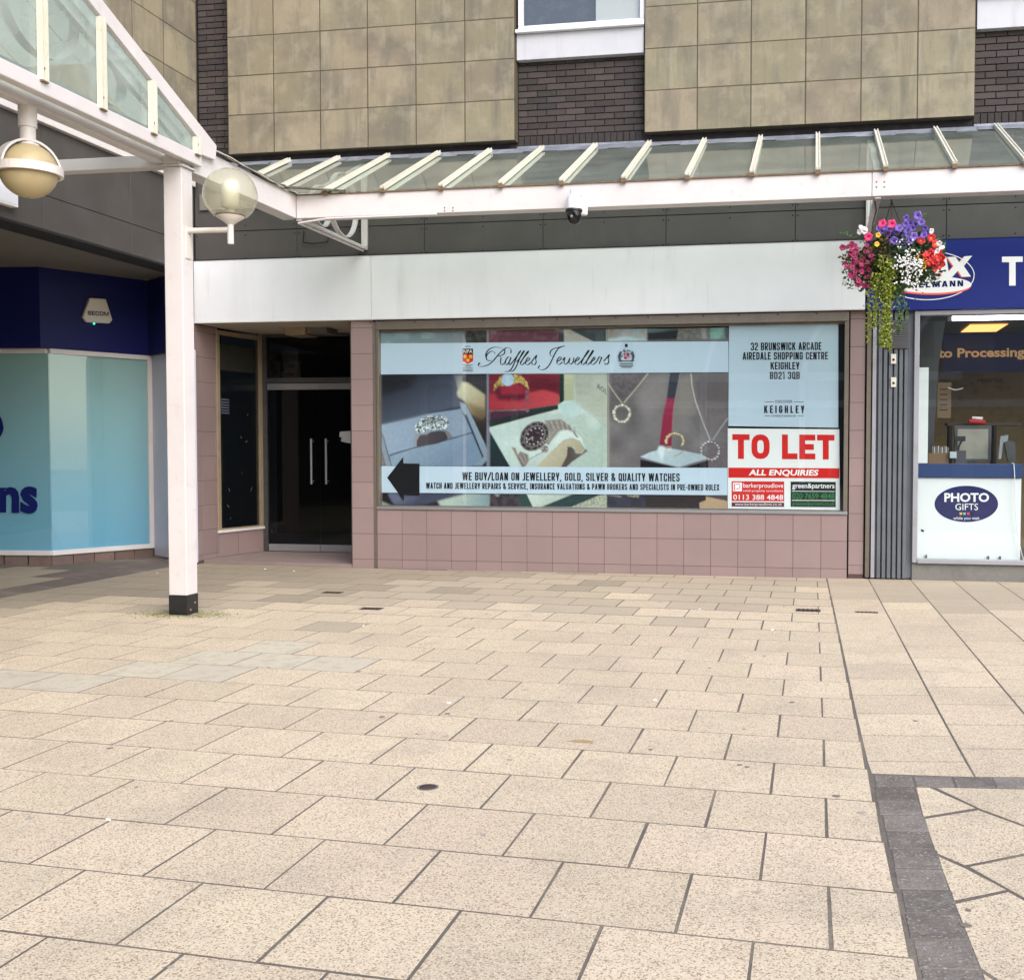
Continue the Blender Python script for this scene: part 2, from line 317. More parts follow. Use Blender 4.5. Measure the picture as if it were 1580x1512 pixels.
# ------------------------------------------------------------------ mesh builder
class MB:
    def __init__(self):
        self.v, self.f, self.m, self.sm = [], [], [], []
    def add(self, vs, fs, mi=0, smooth=False):
        o = len(self.v)
        self.v += [tuple(p) for p in vs]
        for f in fs:
            self.f.append(tuple(i + o for i in f)); self.m.append(mi); self.sm.append(smooth)
        return self
    def box(self, x0, x1, y0, y1, z0, z1, mi=0):
        vs = [(x, y, z) for z in (z0, z1) for y in (y0, y1) for x in (x0, x1)]
        return self.add(vs, [(0, 2, 3, 1), (4, 5, 7, 6), (0, 1, 5, 4), (2, 6, 7, 3), (0, 4, 6, 2), (1, 3, 7, 5)], mi)
    def quad(self, a, b, c, d, mi=0):
        return self.add([a, b, c, d], [(0, 1, 2, 3)], mi)
    def prism(self, pts, off, mi=0):
        """closed outline pts (3D), extruded by the vector off"""
        n = len(pts)
        if off is None: return self.add(pts, [tuple(range(n))], mi)
        off = Vector(off)
        vs = [Vector(p) for p in pts] + [Vector(p) + off for p in pts]
        fs = [tuple(range(n)), tuple(range(2 * n - 1, n - 1, -1))] + [(i, (i + 1) % n, n + (i + 1) % n, n + i) for i in range(n)]
        return self.add(vs, fs, mi)
    def bar(self, a, b, w, h, up=(0, 0, 1), mi=0):
        a, b = Vector(a), Vector(b); d = (b - a).normalized(); up = Vector(up)
        s = d.cross(up).normalized(); u = s.cross(d).normalized()
        vs = [p + s * (w / 2 * i) + u * (h / 2 * j) for p in (a, b) for i, j in ((-1, -1), (1, -1), (1, 1), (-1, 1))]
        return self.add(vs, [(0, 3, 2, 1), (4, 5, 6, 7), (0, 1, 5, 4), (1, 2, 6, 5), (2, 3, 7, 6), (3, 0, 4, 7)], mi)
    def tube(self, pts, r, n=10, mi=0, caps=True, smooth=True):
        pts = [Vector(p) for p in pts]; rings = []
        rs = r if isinstance(r, (list, tuple)) else [r] * len(pts)
        up = Vector((0, 0, 1))
        vs, fs = [], []
        for i, p in enumerate(pts):
            d = (pts[min(i + 1, len(pts) - 1)] - pts[max(i - 1, 0)]).normalized()
            s = d.cross(up)
            if s.length < 1e-3: s = d.cross(Vector((0, 1, 0)))
            s.normalize(); t = s.cross(d).normalized(); up = t if abs(d.z) < .99 else up
            for k in range(n):
                a = 2 * PI * k / n
                vs.append(p + (s * math.cos(a) + t * math.sin(a)) * rs[i])
        for i in range(len(pts) - 1):
            for k in range(n):
                fs.append((i * n + k, i * n + (k + 1) % n, (i + 1) * n + (k + 1) % n, (i + 1) * n + k))
        self.add(vs, fs, mi, smooth)
        if caps:
            self.add(vs[:n], [tuple(range(n - 1, -1, -1))], mi); self.add(vs[-n:], [tuple(range(n))], mi)
        return self
    def lathe(self, c, prof, n=24, mi=0, smooth=True, axis='Z'):
        c = Vector(c); vs, fs = [], []
        for (r, z) in prof:
            for k in range(n):
                a = 2 * PI * k / n
                q = (r * math.cos(a), r * math.sin(a), z)
                if axis == 'Y': q = (q[0], z, q[1])
                if axis == 'X': q = (z, q[0], q[1])
                vs.append(c + Vector(q))
        for i in range(len(prof) - 1):
            for k in range(n):
                fs.append((i * n + k, i * n + (k + 1) % n, (i + 1) * n + (k + 1) % n, (i + 1) * n + k))
        return self.add(vs, fs, mi, smooth)
    def sphere(self, c, r, n=24, mi=0, z0=-1.0, z1=1.0, sc=(1, 1, 1)):
        a0, a1 = math.asin(z0), math.asin(z1); c = Vector(c); k2 = max(4, n // 2)
        prof = [(r * math.cos(a0 + (a1 - a0) * i / k2), r * math.sin(a0 + (a1 - a0) * i / k2)) for i in range(k2 + 1)]
        vs, fs = [], []
        for (q, z) in prof:
            for k in range(n):
                a = 2 * PI * k / n
                vs.append(c + Vector((q * math.cos(a) * sc[0], q * math.sin(a) * sc[1], z * sc[2])))
        for i in range(k2):
            for k in range(n):
                fs.append((i * n + k, i * n + (k + 1) % n, (i + 1) * n + (k + 1) % n, (i + 1) * n + k))
        return self.add(vs, fs, mi, True)
    def ringband(self, c, R, t, x0, x1, n=40, mi=0, a0=0.0, a1=2 * PI):
        """flat band bent to a ring in the y-z plane, x0..x1 wide, t thick"""
        vs, fs = [], []
        full = abs(a1 - a0 - 2 * PI) < 1e-6
        k = n if full else n + 1
        for i in range(k):
            a = a0 + (a1 - a0) * i / n
            for rr, xx in ((R - t, x0), (R, x0), (R, x1), (R - t, x1)):
                vs.append((xx, c[1] + rr * math.cos(a), c[2] + rr * math.sin(a)))
        for i in range(n):
            j = (i + 1) % k
            for q in range(4):
                fs.append((i * 4 + q, i * 4 + (q + 1) % 4, j * 4 + (q + 1) % 4, j * 4 + q))
        return self.add(vs, fs, mi, False)
    def mesh(self, name, mats):
        me = bpy.data.meshes.new(name)
        me.from_pydata(self.v, [], self.f)
        for x in (mats if isinstance(mats, (list, tuple)) else [mats]):
            me.materials.append(MATS[x])
        me.polygons.foreach_set('material_index', self.m)
        me.polygons.foreach_set('use_smooth', self.sm)
        me.update()
        bm = bmesh.new(); bm.from_mesh(me); bmesh.ops.recalc_face_normals(bm, faces=bm.faces); bm.to_mesh(me); bm.free()
        return me
    def build(self, name, mats, parent=None, bevel=0.0, kind=None, label=None):
        o = link(name, self.mesh(name, mats), parent)
        if bevel:
            md = o.modifiers.new('bevel', 'BEVEL'); md.width = bevel; md.segments = 2; md.limit_method = 'ANGLE'
        if kind: o['kind'] = kind
        if label: o['label'] = label
        return o

WM = {}
def link(name, me, parent=None, loc=None, rot=None):
    o = bpy.data.objects.new(name, me)
    COL.objects.link(o)
    M = Matrix.Identity(4)
    if loc is not None: M = Matrix.Translation(Vector(loc))
    if rot is not None: M = M @ rot.to_4x4()
    if parent is not None:
        o.parent = parent
        o.matrix_parent_inverse = WM[parent.name].inverted()
    o.matrix_basis = M
    WM[o.name] = M
    return o
def tag(o, label, cat, group=None):
    o['label'] = label; o['category'] = cat
    if group: o['group'] = group
    return o
def thing(name, label, cat, loc, group=None):
    return tag(link(name, None, None, loc), label, cat, group)
def struct(o):
    o['kind'] = 'structure'; return o
def copy_thing(root, delta, label=None, group=None):
    r = root.copy(); COL.objects.link(r)
    WM[r.name] = Matrix.Translation(Vector(delta)) @ WM[root.name]
    r.matrix_basis = WM[r.name].copy()
    if label: r['label'] = label
    if group: r['group'] = group
    def rec(src, dst):
        for ch in [c for c in bpy.data.objects if c.parent == src]:
            c = ch.copy(); COL.objects.link(c); c.parent = dst; rec(ch, c)
    rec(root, r)
    return r

# plates: outline in the a-b plane with a chamfered face looking along n
def plate_mesh(name, pts, depth, cham, mats, a, b, n):
    """pts: 2D outline; back at 0, face at depth along n"""
    a, b, n = Vector(a), Vector(b), Vector(n)
    k = len(pts)
    cx = sum(p[0] for p in pts) / k; cy = sum(p[1] for p in pts) / k
    def inset(p):
        d = math.hypot(p[0] - cx, p[1] - cy); q = max(0, 1 - cham * 1.3 / max(d, 1e-6)); return (cx + (p[0] - cx) * q, cy + (p[1] - cy) * q)
    if k == 4 and abs(pts[0][1] - pts[1][1]) < 1e-6 and abs(pts[1][0] - pts[2][0]) < 1e-6:
        def inset(p): return (p[0] + (cham if p[0] < cx else -cham), p[1] + (cham if p[1] < cy else -cham))
    vs = [a * p[0] + b * p[1] for p in pts] + [a * p[0] + b * p[1] + n * (depth - cham * .8) for p in pts] + [a * inset(p)[0] + b * inset(p)[1] + n * depth for p in pts]
    fs = []
    for i in range(k):
        j = (i + 1) % k
        fs += [(i, j, k + j, k + i), (k + i, k + j, 2 * k + j, 2 * k + i)]
    fs.append(tuple(range(2 * k, 3 * k)))
    return MB().add(vs, fs).mesh(name, mats)
X3, Y3, Z3 = Vector((1, 0, 0)), Vector((0, 1, 0)), Vector((0, 0, 1))
_pc = {}
def wall_piece(name, x0, x1, z0, z1, yface, d, cham, m_, parent, jit=0.0):
    """a rectangular piece of a wall that faces -y"""
    w_, h_ = round(x1 - x0, 3), round(z1 - z0, 3)
    key = (name, 'w', w_, h_, d, m_)
    if key not in _pc:
        _pc[key] = plate_mesh(name, [(0, 0), (w_, 0), (w_, h_), (0, h_)], d, cham, m_, X3, Z3, -Y3)
    return link(name, _pc[key], parent, (x0, yface + d + random.uniform(-jit, jit), z0))
def side_piece(name, y0, y1, z0, z1, xface, d, cham, m_, parent, jit=0.0):
    """a rectangular piece of a wall that faces +x"""
    w_, h_ = round(y1 - y0, 3), round(z1 - z0, 3)
    key = (name, 's', w_, h_, d, m_)
    if key not in _pc:
        _pc[key] = plate_mesh(name, [(0, 0), (w_, 0), (w_, h_), (0, h_)], d, cham, m_, Y3, Z3, X3)
    return link(name, _pc[key], parent, (xface - d + random.uniform(-jit, jit), y0, z0))

# flat print: outlines given as measured picture points on a plane (p0, n), lifted e towards the viewer
class Plane:
    def __init__(self, p0, n):
        self.p0, self.n = Vector(p0), Vector(n).normalized()
        if (CAM - self.p0).dot(self.n) < 0: self.n = -self.n
    def at(self, x, y, e=0.0):
        return hit(x, y, self.p0, self.n) + self.n * e
def flat(name, plane, polys, mats, parent, e=0.002, label=None):
    """polys: list of outlines or (outline, material index)"""
    mb = MB(); k = 0
    for p in polys:
        mi = 0
        if isinstance(p[1], int) : p, mi = p
        vs = [plane.at(x, y, e + 0.00025 * k) for x, y in p]; k += 1
        tri = tessellate_polygon([vs])
        mb.add(vs, [tuple(t) for t in tri], mi)
    o = mb.build(name, mats, parent)
    if label: o['label'] = label
    return o
def rect(x0, y0, x1, y1, dy=0.0):
    return [(x0, y0), (x1, y0 + dy), (x1, y1 + dy), (x0, y1)]
def oval(cx, cy, rx, ry, n=36, a0=0.0, a1=2 * PI, rot=0.0):
    c, s = math.cos(rot), math.sin(rot)
    out = []
    for i in range(n if a1 - a0 > 6.28 else n + 1):
        a = a0 + (a1 - a0) * i / n
        u, v = rx * math.cos(a), ry * math.sin(a)
        out.append((cx + u * c - v * s, cy + u * s + v * c))
    return out
def annulus(cx, cy, rx, ry, t, n=36, rot=0.0):
    """list of quads making an oval outline"""
    o, i_ = oval(cx, cy, rx, ry, n, rot=rot), oval(cx, cy, rx - t, ry - t, n, rot=rot)
    return [[o[k], o[(k + 1) % n], i_[(k + 1) % n], i_[k]] for k in range(n)]
def catmull(pts, k=6):
    out = []
    P = [pts[0]] + list(pts) + [pts[-1]]
    for i in range(1, len(P) - 2):
        for j in range(k):
            t = j / k
            out.append(tuple(0.5 * ((2 * P[i][c]) + (-P[i-1][c] + P[i+1][c]) * t + (2*P[i-1][c] - 5*P[i][c] + 4*P[i+1][c] - P[i+2][c]) * t*t + (-P[i-1][c] + 3*P[i][c] - 3*P[i+1][c] + P[i+2][c]) * t**3) for c in (0, 1)))
    out.append(tuple(pts[-1]))
    return out
def stroke(pts, w0, w1=None, curve=True):
    """ribbon quads along a line; pen width w0 thin, w1 on steep strokes"""
    p = catmull(pts) if curve else pts
    w1 = w0 if w1 is None else w1
    qs = []; prev = None
    for i in range(len(p)):
        a, b = p[max(i - 1, 0)], p[min(i + 1, len(p) - 1)]
        dx, dy = b[0] - a[0], b[1] - a[1]; l = math.hypot(dx, dy) or 1
        wd = (w0 + (w1 - w0) * max(0, (dy * 0.9 - dx * 0.44) * (1 if dy * .9 - dx * .44 > 0 else -1) / l) ** 1.5) / 2
        nx, ny = -dy / l * wd, dx / l * wd
        cur = ((p[i][0] + nx, p[i][1] + ny), (p[i][0] - nx, p[i][1] - ny))
        if prev: qs.append([prev[0], cur[0], cur[1], prev[1]])
        prev = cur
    return qs
def ribbon(name, plane, strokes, m_, parent, e):
    mb = MB()
    for qs in strokes:
        for q in qs:
            mb.add([plane.at(x, y, e) for x, y in q], [(0, 1, 2, 3)])
    return mb.build(name, m_, parent)
_tc = {}
def glyphs(s, bold):
    key = (s, bold)
    if key in _tc: return _tc[key]
    cu = bpy.data.curves.new('t', 'FONT'); cu.body = s; cu.offset = bold; cu.resolution_u = 3; cu.fill_mode = 'FRONT'
    o = bpy.data.objects.new('t', cu); COL.objects.link(o)
    dg = bpy.context.evaluated_depsgraph_get()
    me = bpy.data.meshes.new_from_object(o.evaluated_get(dg))
    vs = [(v.co.x, v.co.y) for v in me.vertices]; fs = [tuple(p.vertices) for p in me.polygons]
    bpy.data.objects.remove(o); bpy.data.curves.remove(cu); bpy.data.meshes.remove(me)
    _tc[key] = (vs, fs); return vs, fs
def text(s, plane, quad, m_, parent, e, bold=0.0, name='lettering', mirror=False, label=None):
    """writing filling the four-sided area quad = top-left, top-right, bottom-right, bottom-left (ink box)"""
    vs, fs = glyphs(s, bold)
    x0 = min(v[0] for v in vs); x1 = max(v[0] for v in vs); y0 = min(v[1] for v in vs); y1 = max(v[1] for v in vs)
    c = [plane.at(x, y, e) for x, y in quad]
    out = []
    for (x, y) in vs:
        u = (x - x0) / (x1 - x0); t = (y - y0) / (y1 - y0)
        if mirror: u = 1 - u
        out.append(c[3].lerp(c[2], u).lerp(c[0].lerp(c[1], u), t))
    o = MB().add(out, fs).build(name, m_, parent)
    if label: o['label'] = label
    return o
def _round(pts, r, closed):
    out = []; n = len(pts)
    for i, p in enumerate(pts):
        if len(p) < 3 or (not closed and i in (0, n - 1)): out.append((p[0], p[1])); continue
        a, b = pts[i - 1], pts[(i + 1) % n]
        def to(q):
            d = math.hypot(q[0] - p[0], q[1] - p[1]) or 1; k = min(r, d * .5) / d
            return (p[0] + (q[0] - p[0]) * k, p[1] + (q[1] - p[1]) * k)
        u, v = to(a), to(b)
        for t in (0, .25, .5, .75, 1):
            out.append(((1-t)**2 * u[0] + 2*t*(1-t) * p[0] + t*t * v[0], (1-t)**2 * u[1] + 2*t*(1-t) * p[1] + t*t * v[1]))
    o2 = []
    for p in out:
        if not o2 or math.hypot(p[0] - o2[-1][0], p[1] - o2[-1][1]) > 1e-4: o2.append(p)
    if closed and math.hypot(o2[0][0] - o2[-1][0], o2[0][1] - o2[-1][1]) < 1e-4: o2.pop()
    return o2
def _strip(pts, t, closed):
    n = len(pts); o, i_ = [], []
    for k in range(n):
        a = pts[k - 1] if (k or closed) else None
        b = pts[(k + 1) % n] if (k < n - 1 or closed) else None
        p = pts[k]
        def nrm_(u, v):
            dx, dy = v[0] - u[0], v[1] - u[1]; l = math.hypot(dx, dy) or 1; return (-dy / l, dx / l)
        n1 = nrm_(a, p) if a else nrm_(p, b); n2 = nrm_(p, b) if b else n1
        mx, my = n1[0] + n2[0], n1[1] + n2[1]; l2 = mx * mx + my * my
        f_ = min(2 / max(l2, .25), 2.2)
        mx, my = mx * f_ * t / 2, my * f_ * t / 2
        o.append((p[0] + mx, p[1] + my)); i_.append((p[0] - mx, p[1] - my))
    m_ = n if closed else n - 1
    return [[o[k], o[(k + 1) % n], i_[(k + 1) % n], i_[k]] for k in range(m_)]
def block_glyph(c, t, W, r):
    """returns (width, [(points, closed)])"""
    h = t / 2; L_, R_, B_, T_, M = h, W - h, h, 1 - h, .5; q = 1
    if c in 'O0': return W, [([(L_, B_, q), (R_, B_, q), (R_, T_, q), (L_, T_, q)], 1)]
    if c == 'Q': return W, [([(L_, B_, q), (R_, B_, q), (R_, T_, q), (L_, T_, q)], 1), ([(W * .55, .25), (W * 1.02, -.02)], 0)]
    if c == 'C': return W, [([(R_, .64), (R_, T_, q), (L_, T_, q), (L_, B_, q), (R_, B_, q), (R_, .36)], 0)]
    if c == 'G': return W, [([(R_, .66), (R_, T_, q), (L_, T_, q), (L_, B_, q), (R_, B_, q), (R_, .5), (W * .5, .5)], 0)]
    if c == 'D': return W, [([(L_, B_), (R_, B_, q), (R_, T_, q), (L_, T_)], 1)]
    if c == 'B': return W, [([(L_, M), (R_, M, q), (R_, T_, q), (L_, T_)], 1), ([(L_, B_), (R_, B_, q), (R_, M, q), (L_, M)], 1)]
    if c == '8': return W, [([(L_, M, q), (R_, M, q), (R_, T_, q), (L_, T_, q)], 1), ([(L_, B_, q), (R_, B_, q), (R_, M, q), (L_, M, q)], 1)]
    if c == 'P': return W, [([(L_, 0), (L_, T_), (R_, T_, q), (R_, .42, q), (L_ + h, .42)], 0)]
    if c == 'R': return W, [([(L_, 0), (L_, T_), (R_, T_, q), (R_, .46, q), (L_ + h, .46)], 0), ([(W * .55, .46 - h), (R_ + .01, 0)], 0)]
    if c == 'A': return W * 1.08, [([(L_ * .9, 0), (W * .54 - h * .15, 1)], 0), ([(W * .54 + h * .15, 1), (W * 1.08 - L_ * .9, 0)], 0), ([(W * .28, .26), (W * .80, .26)], 0)]
    if c == 'V': return W * 1.05, [([(L_ * .9, 1), (W * .525 - h * .15, 0)], 0), ([(W * .525 + h * .15, 0), (W * 1.05 - L_ * .9, 1)], 0)]
    if c == 'E': return W * .88, [([(W * .88, T_), (L_, T_), (L_, B_), (W * .88, B_)], 0), ([(L_ + h, M), (W * .8, M)], 0)]
    if c == 'F': return W * .85, [([(W * .85, T_), (L_, T_), (L_, 0)], 0), ([(L_ + h, M), (W * .75, M)], 0)]
    if c == 'L': return W * .85, [([(L_, 1), (L_, B_), (W * .85, B_)], 0)]
    if c == 'T': return W * .95, [([(0, T_), (W * .95, T_)], 0), ([(W * .475, 1 - t), (W * .475, 0)], 0)]
    if c == 'I': return t, [([(h, 0), (h, 1)], 0)]
    if c == '1': return W * .6, [([(W * .02, .80), (W * .6 - h, .97), (W * .6 - h, 0)], 0)]
    if c == 'H': return W, [([(L_, 0), (L_, 1)], 0), ([(R_, 0), (R_, 1)], 0), ([(t, M), (W - t, M)], 0)]
    if c == 'U': return W, [([(L_, 1), (L_, B_, q), (R_, B_, q), (R_, 1)], 0)]
    if c == 'J': return W * .75, [([(0, B_), (W * .75 - h, B_, q), (W * .75 - h, 1)], 0)]
    if c == 'N': return W * 1.05, [([(L_, 0), (L_, 1)], 0), ([(W * 1.05 - h, 0), (W * 1.05 - h, 1)], 0), ([(t * .9, .93), (W * 1.05 - t * .9, .07)], 0)]
    if c == 'M': return W * 1.35, [([(L_, 0), (L_, 1)], 0), ([(W * 1.35 - h, 0), (W * 1.35 - h, 1)], 0), ([(t * .9, .97), (W * .675 - h * .1, .05)], 0), ([(W * .675 + h * .1, .05), (W * 1.35 - t * .9, .97)], 0)]
    if c == 'W': return W * 1.55, [([(h * .9, 1), (W * .42 - h * .1, 0)], 0), ([(W * .42 + h * .1, 0), (W * .775 - h * .1, 1)], 0), ([(W * .775 + h * .1, 1), (W * 1.13 - h * .1, 0)], 0), ([(W * 1.13 + h * .1, 0), (W * 1.55 - h * .9, 1)], 0)]
    if c == 'X': return W * 1.05, [([(h, 0), (W * 1.05 - h, 1)], 0), ([(h, 1), (W * 1.05 - h, 0)], 0)]
    if c == 'K': return W * 1.05, [([(L_, 0), (L_, 1)], 0), ([(t, .42), (W * 1.05 - h, 1)], 0), ([(W * .48, .62), (W * 1.05 - h * .8, 0)], 0)]
    if c == 'Y': return W * 1.0, [([(h * .9, 1), (W * .5 - h * .3, .36)], 0), ([(W * .5 + h * .3, .36), (W - h * .9, 1)], 0), ([(W * .5, .42), (W * .5, 0)], 0)]
    if c == 'Z': return W, [([(0, T_), (W, T_)], 0), ([(R_, T_ - h), (L_, B_ + h)], 0), ([(0, B_), (W, B_)], 0)]
    if c == 'S': return W, [([(R_, .68), (R_, T_, q), (L_, T_, q), (L_, .54, q), (R_, .46, q), (R_, B_, q), (L_, B_, q), (L_, .32)], 0)]
    if c == '2': return W, [([(L_, .68), (L_, T_, q), (R_, T_, q), (R_, .55, q), (L_, .25, q), (L_, B_), (W, B_)], 0)]
    if c == '3': return W, [([(L_, .70), (L_, T_, q), (R_, T_, q), (R_, M, q), (W * .35, M)], 0), ([(W * .55, M), (R_, M, q), (R_, B_, q), (L_, B_, q), (L_, .30)], 0)]
    if c == '&': return W * 1.1, [([(W * 1.05, .02), (L_, .70), (L_, T_, q), (W * .7, T_, q), (W * .7, .66, q), (L_, .42, q), (L_, B_, q), (W * .75, B_, q), (W * 1.0, .45)], 0)]
    if c == '-': return W * .6, [([(0, .45), (W * .6, .45)], 0)]
    if c == '/': return W * .8, [([(0, -.02), (W * .8, 1.02)], 0)]
    if c == ',': return t, [([(h, .13), (h * .6, -.12)], 0)]
    return W * .48, []
def block(s_, plane, quad, m_, parent, e, t=.15, W=.40, r=.14, gap=.085, name='lettering'):
    x = 0; items = []
    for c in s_:
        w_, st_ = block_glyph(c, t, W, r)
        for k, (pts, cl) in enumerate(st_): items.append((x, k, _strip(_round(pts, r, cl), t, cl)))
        x += w_ + gap
    tot = x - gap; mb = MB()
    for ox, k, qs in items:
        for q in qs:
            vs = []
            for (a, b) in q:
                u = (a + ox) / tot
                tl_ = (quad[0][0] + (quad[1][0] - quad[0][0]) * u, quad[0][1] + (quad[1][1] - quad[0][1]) * u)
                bl_ = (quad[3][0] + (quad[2][0] - quad[3][0]) * u, quad[3][1] + (quad[2][1] - quad[3][1]) * u)
                vs.append(plane.at(bl_[0] + (tl_[0] - bl_[0]) * b, bl_[1] + (tl_[1] - bl_[1]) * b, e + k * .00012))
            mb.add(vs, [(0, 1, 2, 3)])
    return mb.build(name, m_, parent)
def tq(x0, y0, x1, y1, slope=0.0, shear=0.0):
    d = (x1 - x0) * slope
    return [(x0 + shear, y0), (x1 + shear, y0 + d), (x1, y1 + d), (x0, y1)]

# ================================================================== GROUND
def ypave(x): return -0.058 * (x - 3.79)
gm = MB(); gm.quad((-60, -70, 0.0032), (60, -70, 0.0032), (60, 30, 0.0032), (-60, 30, 0.0032))
ground = struct(gm.build('ground', 'joint'))
pave = struct(link('pavement', None, None, (0, -6, 0)))
def visible(cx, cy, z=0, mg=70):
    px, py = project((cx, cy, z)); return -mg < px < PW + mg and 840 < py < PH + mg
rest = MB()
def slab_poly(pts, m_='slab', name='slab', h=0.0182, jit=0.00015, force=False, cham=0.0005):
    cx = sum(p[0] for p in pts) / len(pts); cy = sum(p[1] for p in pts) / len(pts)
    loc = [(p[0] - cx, p[1] - cy) for p in pts]
    if force or any(visible(*p) for p in pts + [(cx, cy)]):
        key = (name, m_, tuple((round(a, 3), round(b, 3)) for a, b in loc))
        if key not in _pc:
            _pc[key] = plate_mesh(name, loc, h, cham, m_, X3, Y3, Z3)
        rot = Matrix.Rotation(random.uniform(-.0006, .0006), 3, 'X') @ Matrix.Rotation(random.uniform(-.0006, .0006), 3, 'Y')
        return link(name, _pc[key], pave, (cx, cy, -0.014 + random.uniform(-jit, jit)), rot)
    rest.prism([(p[0], p[1], -0.014) for p in pts], (0, 0, h))
PR, PX, JT = 0.471, 0.463, 0.0057
SEAM = [(3.69, 0.2), (3.735, -3.54), (3.765, -6.5), (3.79, -8.0), (3.82, -9.6), (3.86, -12)]
def seam(y):
    for (xa, ya), (xb, yb) in zip(SEAM, SEAM[1:]):
        if ya >= y >= yb: return xa + (xb - xa) * (ya - y) / (ya - yb)
    return SEAM[0][0] if y > 0 else SEAM[-1][0]
pale_at = [(-1.15, -6.45), (-.75, -6.0), (-0.3, -6.05), (-.3, -5.55), (-.75, -5.45), (0.2, -5.5), (-1.6, -6.5), (-0.25, -5.3)]
for k in range(-11, 28):
    yt = -8.452 + 0.471 * 0 - PR * (k - 10)            # row k: top line meets the seam here
    if yt > -3.6: yt = -3.6 + (yt + 3.6) * 1.03
    x = 3.80
    first = True
    off = 3.357 if (k % 2 == 0) else 3.585
    xs = [off - PX * n for n in range(-1, 22 + 10)]
    for n in range(len(xs) - 1):
        xr, xl = xs[n], xs[n + 1]
        yc = yt - PR / 2 + ypave((xr + xl) / 2)
        sx = seam(yc)
        if xl >= sx - 0.06: continue
        xr = min(xr, sx)
        if xr <= -4.27: continue
        xl2 = max(xl, -4.27)
        a, b = xl2 + JT, xr - JT * (1 if xr < sx else 1.6)
        if b - a < 0.05: continue
        top = lambda q: yt + ypave(q) - JT
        bot = lambda q: yt - PR + ypave(q) + JT
        if top(a) > 0.0 and a > -2.0:
            tt = lambda q: min(top(q), -0.004)
        elif top(a) > 0.15:
            tt = lambda q: min(top(q), 0.15)
        else: tt = top
        if bot(a) > tt(a) - 0.05: continue
        if yt < -14.5: continue
        cx, cy = (a + b) / 2, (tt(a) + bot(a)) / 2
        j = lambda: random.uniform(-.002, .002)
        m_ = 'slab'
        if any(abs(cx - px_) < .26 and abs(cy - py_) < .24 for px_, py_ in pale_at): m_ = 'slab_pale'
        elif random.random() < 1 / (1 + math.exp(-((cy + 3.0) * 3.2 - (cx + .5) * .7))): m_ = 'slab_worn_shaded'  # darker slabs towards the facade: wear and painted-in shade
        if m_ == 'slab_worn_shaded' and random.random() < 1 / (1 + math.exp(-((cy + 2.6) * 1.5 - (cx + 2.0) * 1.3))): m_ = 'slab_dirty_shaded'  # left corner darker still: dirt plus shade put into the slab colour
        slab_poly([(a + j(), bot(a) + j()), (b + j(), bot(b) + j()), (b + j(), tt(b) + j()), (a + j(), tt(a) + j())], m_)
# columns of slabs right of the seam
ycross = lambda x: 0.155 * (x - 3.78)
for c in range(7):
    for k in range(-3, 30):
        yt = 0.0 + 0.06 - PR * k - (PR / 2 if c % 2 else 0) + 0.10
        def xl(y): return seam(y) + c * 0.462 + (0.0 if c == 0 else 0.0) + JT * 1.4
        def xr(y): return seam(y) + (c + 1) * 0.462 - JT
        y0, y1 = yt - PR, yt
        cc = seam(y1) + c * 0.462 - 3.78
        sk = 0.155 * (0.46)
        y0 += 0.155 * cc; y1 += 0.155 * cc
        if y0 < -7.60 and not (y0 > -12.0 and c > 6): 
            if y1 < -7.66: continue
            y0c = -7.55
        else: y0c = None
        A = [(xl(y0), y0 + JT), (xr(y0), y0 + sk + JT), (xr(y1), y1 + sk - JT), (xl(y1), y1 - JT)]
        if y0c is not None:
            A[0] = (A[0][0], max(A[0][1], y0c - 0.02 + c * .06)); A[1] = (A[1][0], max(A[1][1], y0c + .01 + c * .06))
        A = [(p[0], min(p[1], 0.05 if p[0] > 4.1 else -0.004)) for p in A]
        if A[3][1] - A[0][1] < 0.06: continue
        slab_poly(A, 'slab_worn_shaded' if random.random() < 1 / (1 + math.exp(-(y0 + 2.6) * 3.0)) else 'slab')  # same painted shade and wear near the facade, right of the seam
# dark setts: one line down, one to the right
for k in range(22):
    y1 = -7.765 - 0.188 * k; y0 = y1 - 0.188
    xa = seam(min(y1, -7.8)) + 0.012; j = random.uniform(-.004, .004)
    slab_poly([(xa + j, y0 + .006), (xa + .165 + j, y0 + .006 + .02), (xa + .165 + j, y1 - .004 + .02), (xa + j, y1 - .004)], 'cobble', 'sett', 0.0188, 0.0003, cham=.002)
for k in range(12):
    xa = 3.80 + 0.172 * k; d = 0.13 * (xa - 3.8)
    slab_poly([(xa + .005, -7.755 + d), (xa + .167, -7.755 + d + .02), (xa + .167, -7.60 + d + .02), (xa + .005, -7.60 + d)], 'cobble', 'sett', 0.0188, 0.0003, cham=.002)
# crazy-cut slabs inside the corner
for pts in ([(3.975, -7.745), (4.03, -7.74), (4.185, -7.985), (3.968, -8.128)],
            [(4.06, -7.735), (5.2, -7.60), (5.2, -8.9), (4.50, -8.35), (4.355, -8.17), (4.205, -7.99)],
            [(3.968, -8.16), (4.195, -8.01), (4.345, -8.19), (4.47, -8.345), (4.06, -8.63), (3.975, -8.53)],
            [(3.975, -8.56), (4.055, -8.66), (4.165, -8.83), (3.985, -8.95)],
            [(4.075, -8.645), (4.49, -8.36), (5.3, -9.0), (5.3, -10.4), (4.5, -9.37), (4.18, -8.83)],
            [(3.985, -8.98), (4.17, -8.85), (4.48, -9.37), (4.9, -9.95), (4.2, -9.75), (4.0, -9.42)],
            [(4.0, -9.45), (4.19, -9.78), (4.9, -9.98), (5.2, -11.5), (4.05, -11.5)]):
    slab_poly(pts, 'slab', 'slab', 0.0182, 0.0002, force=True)
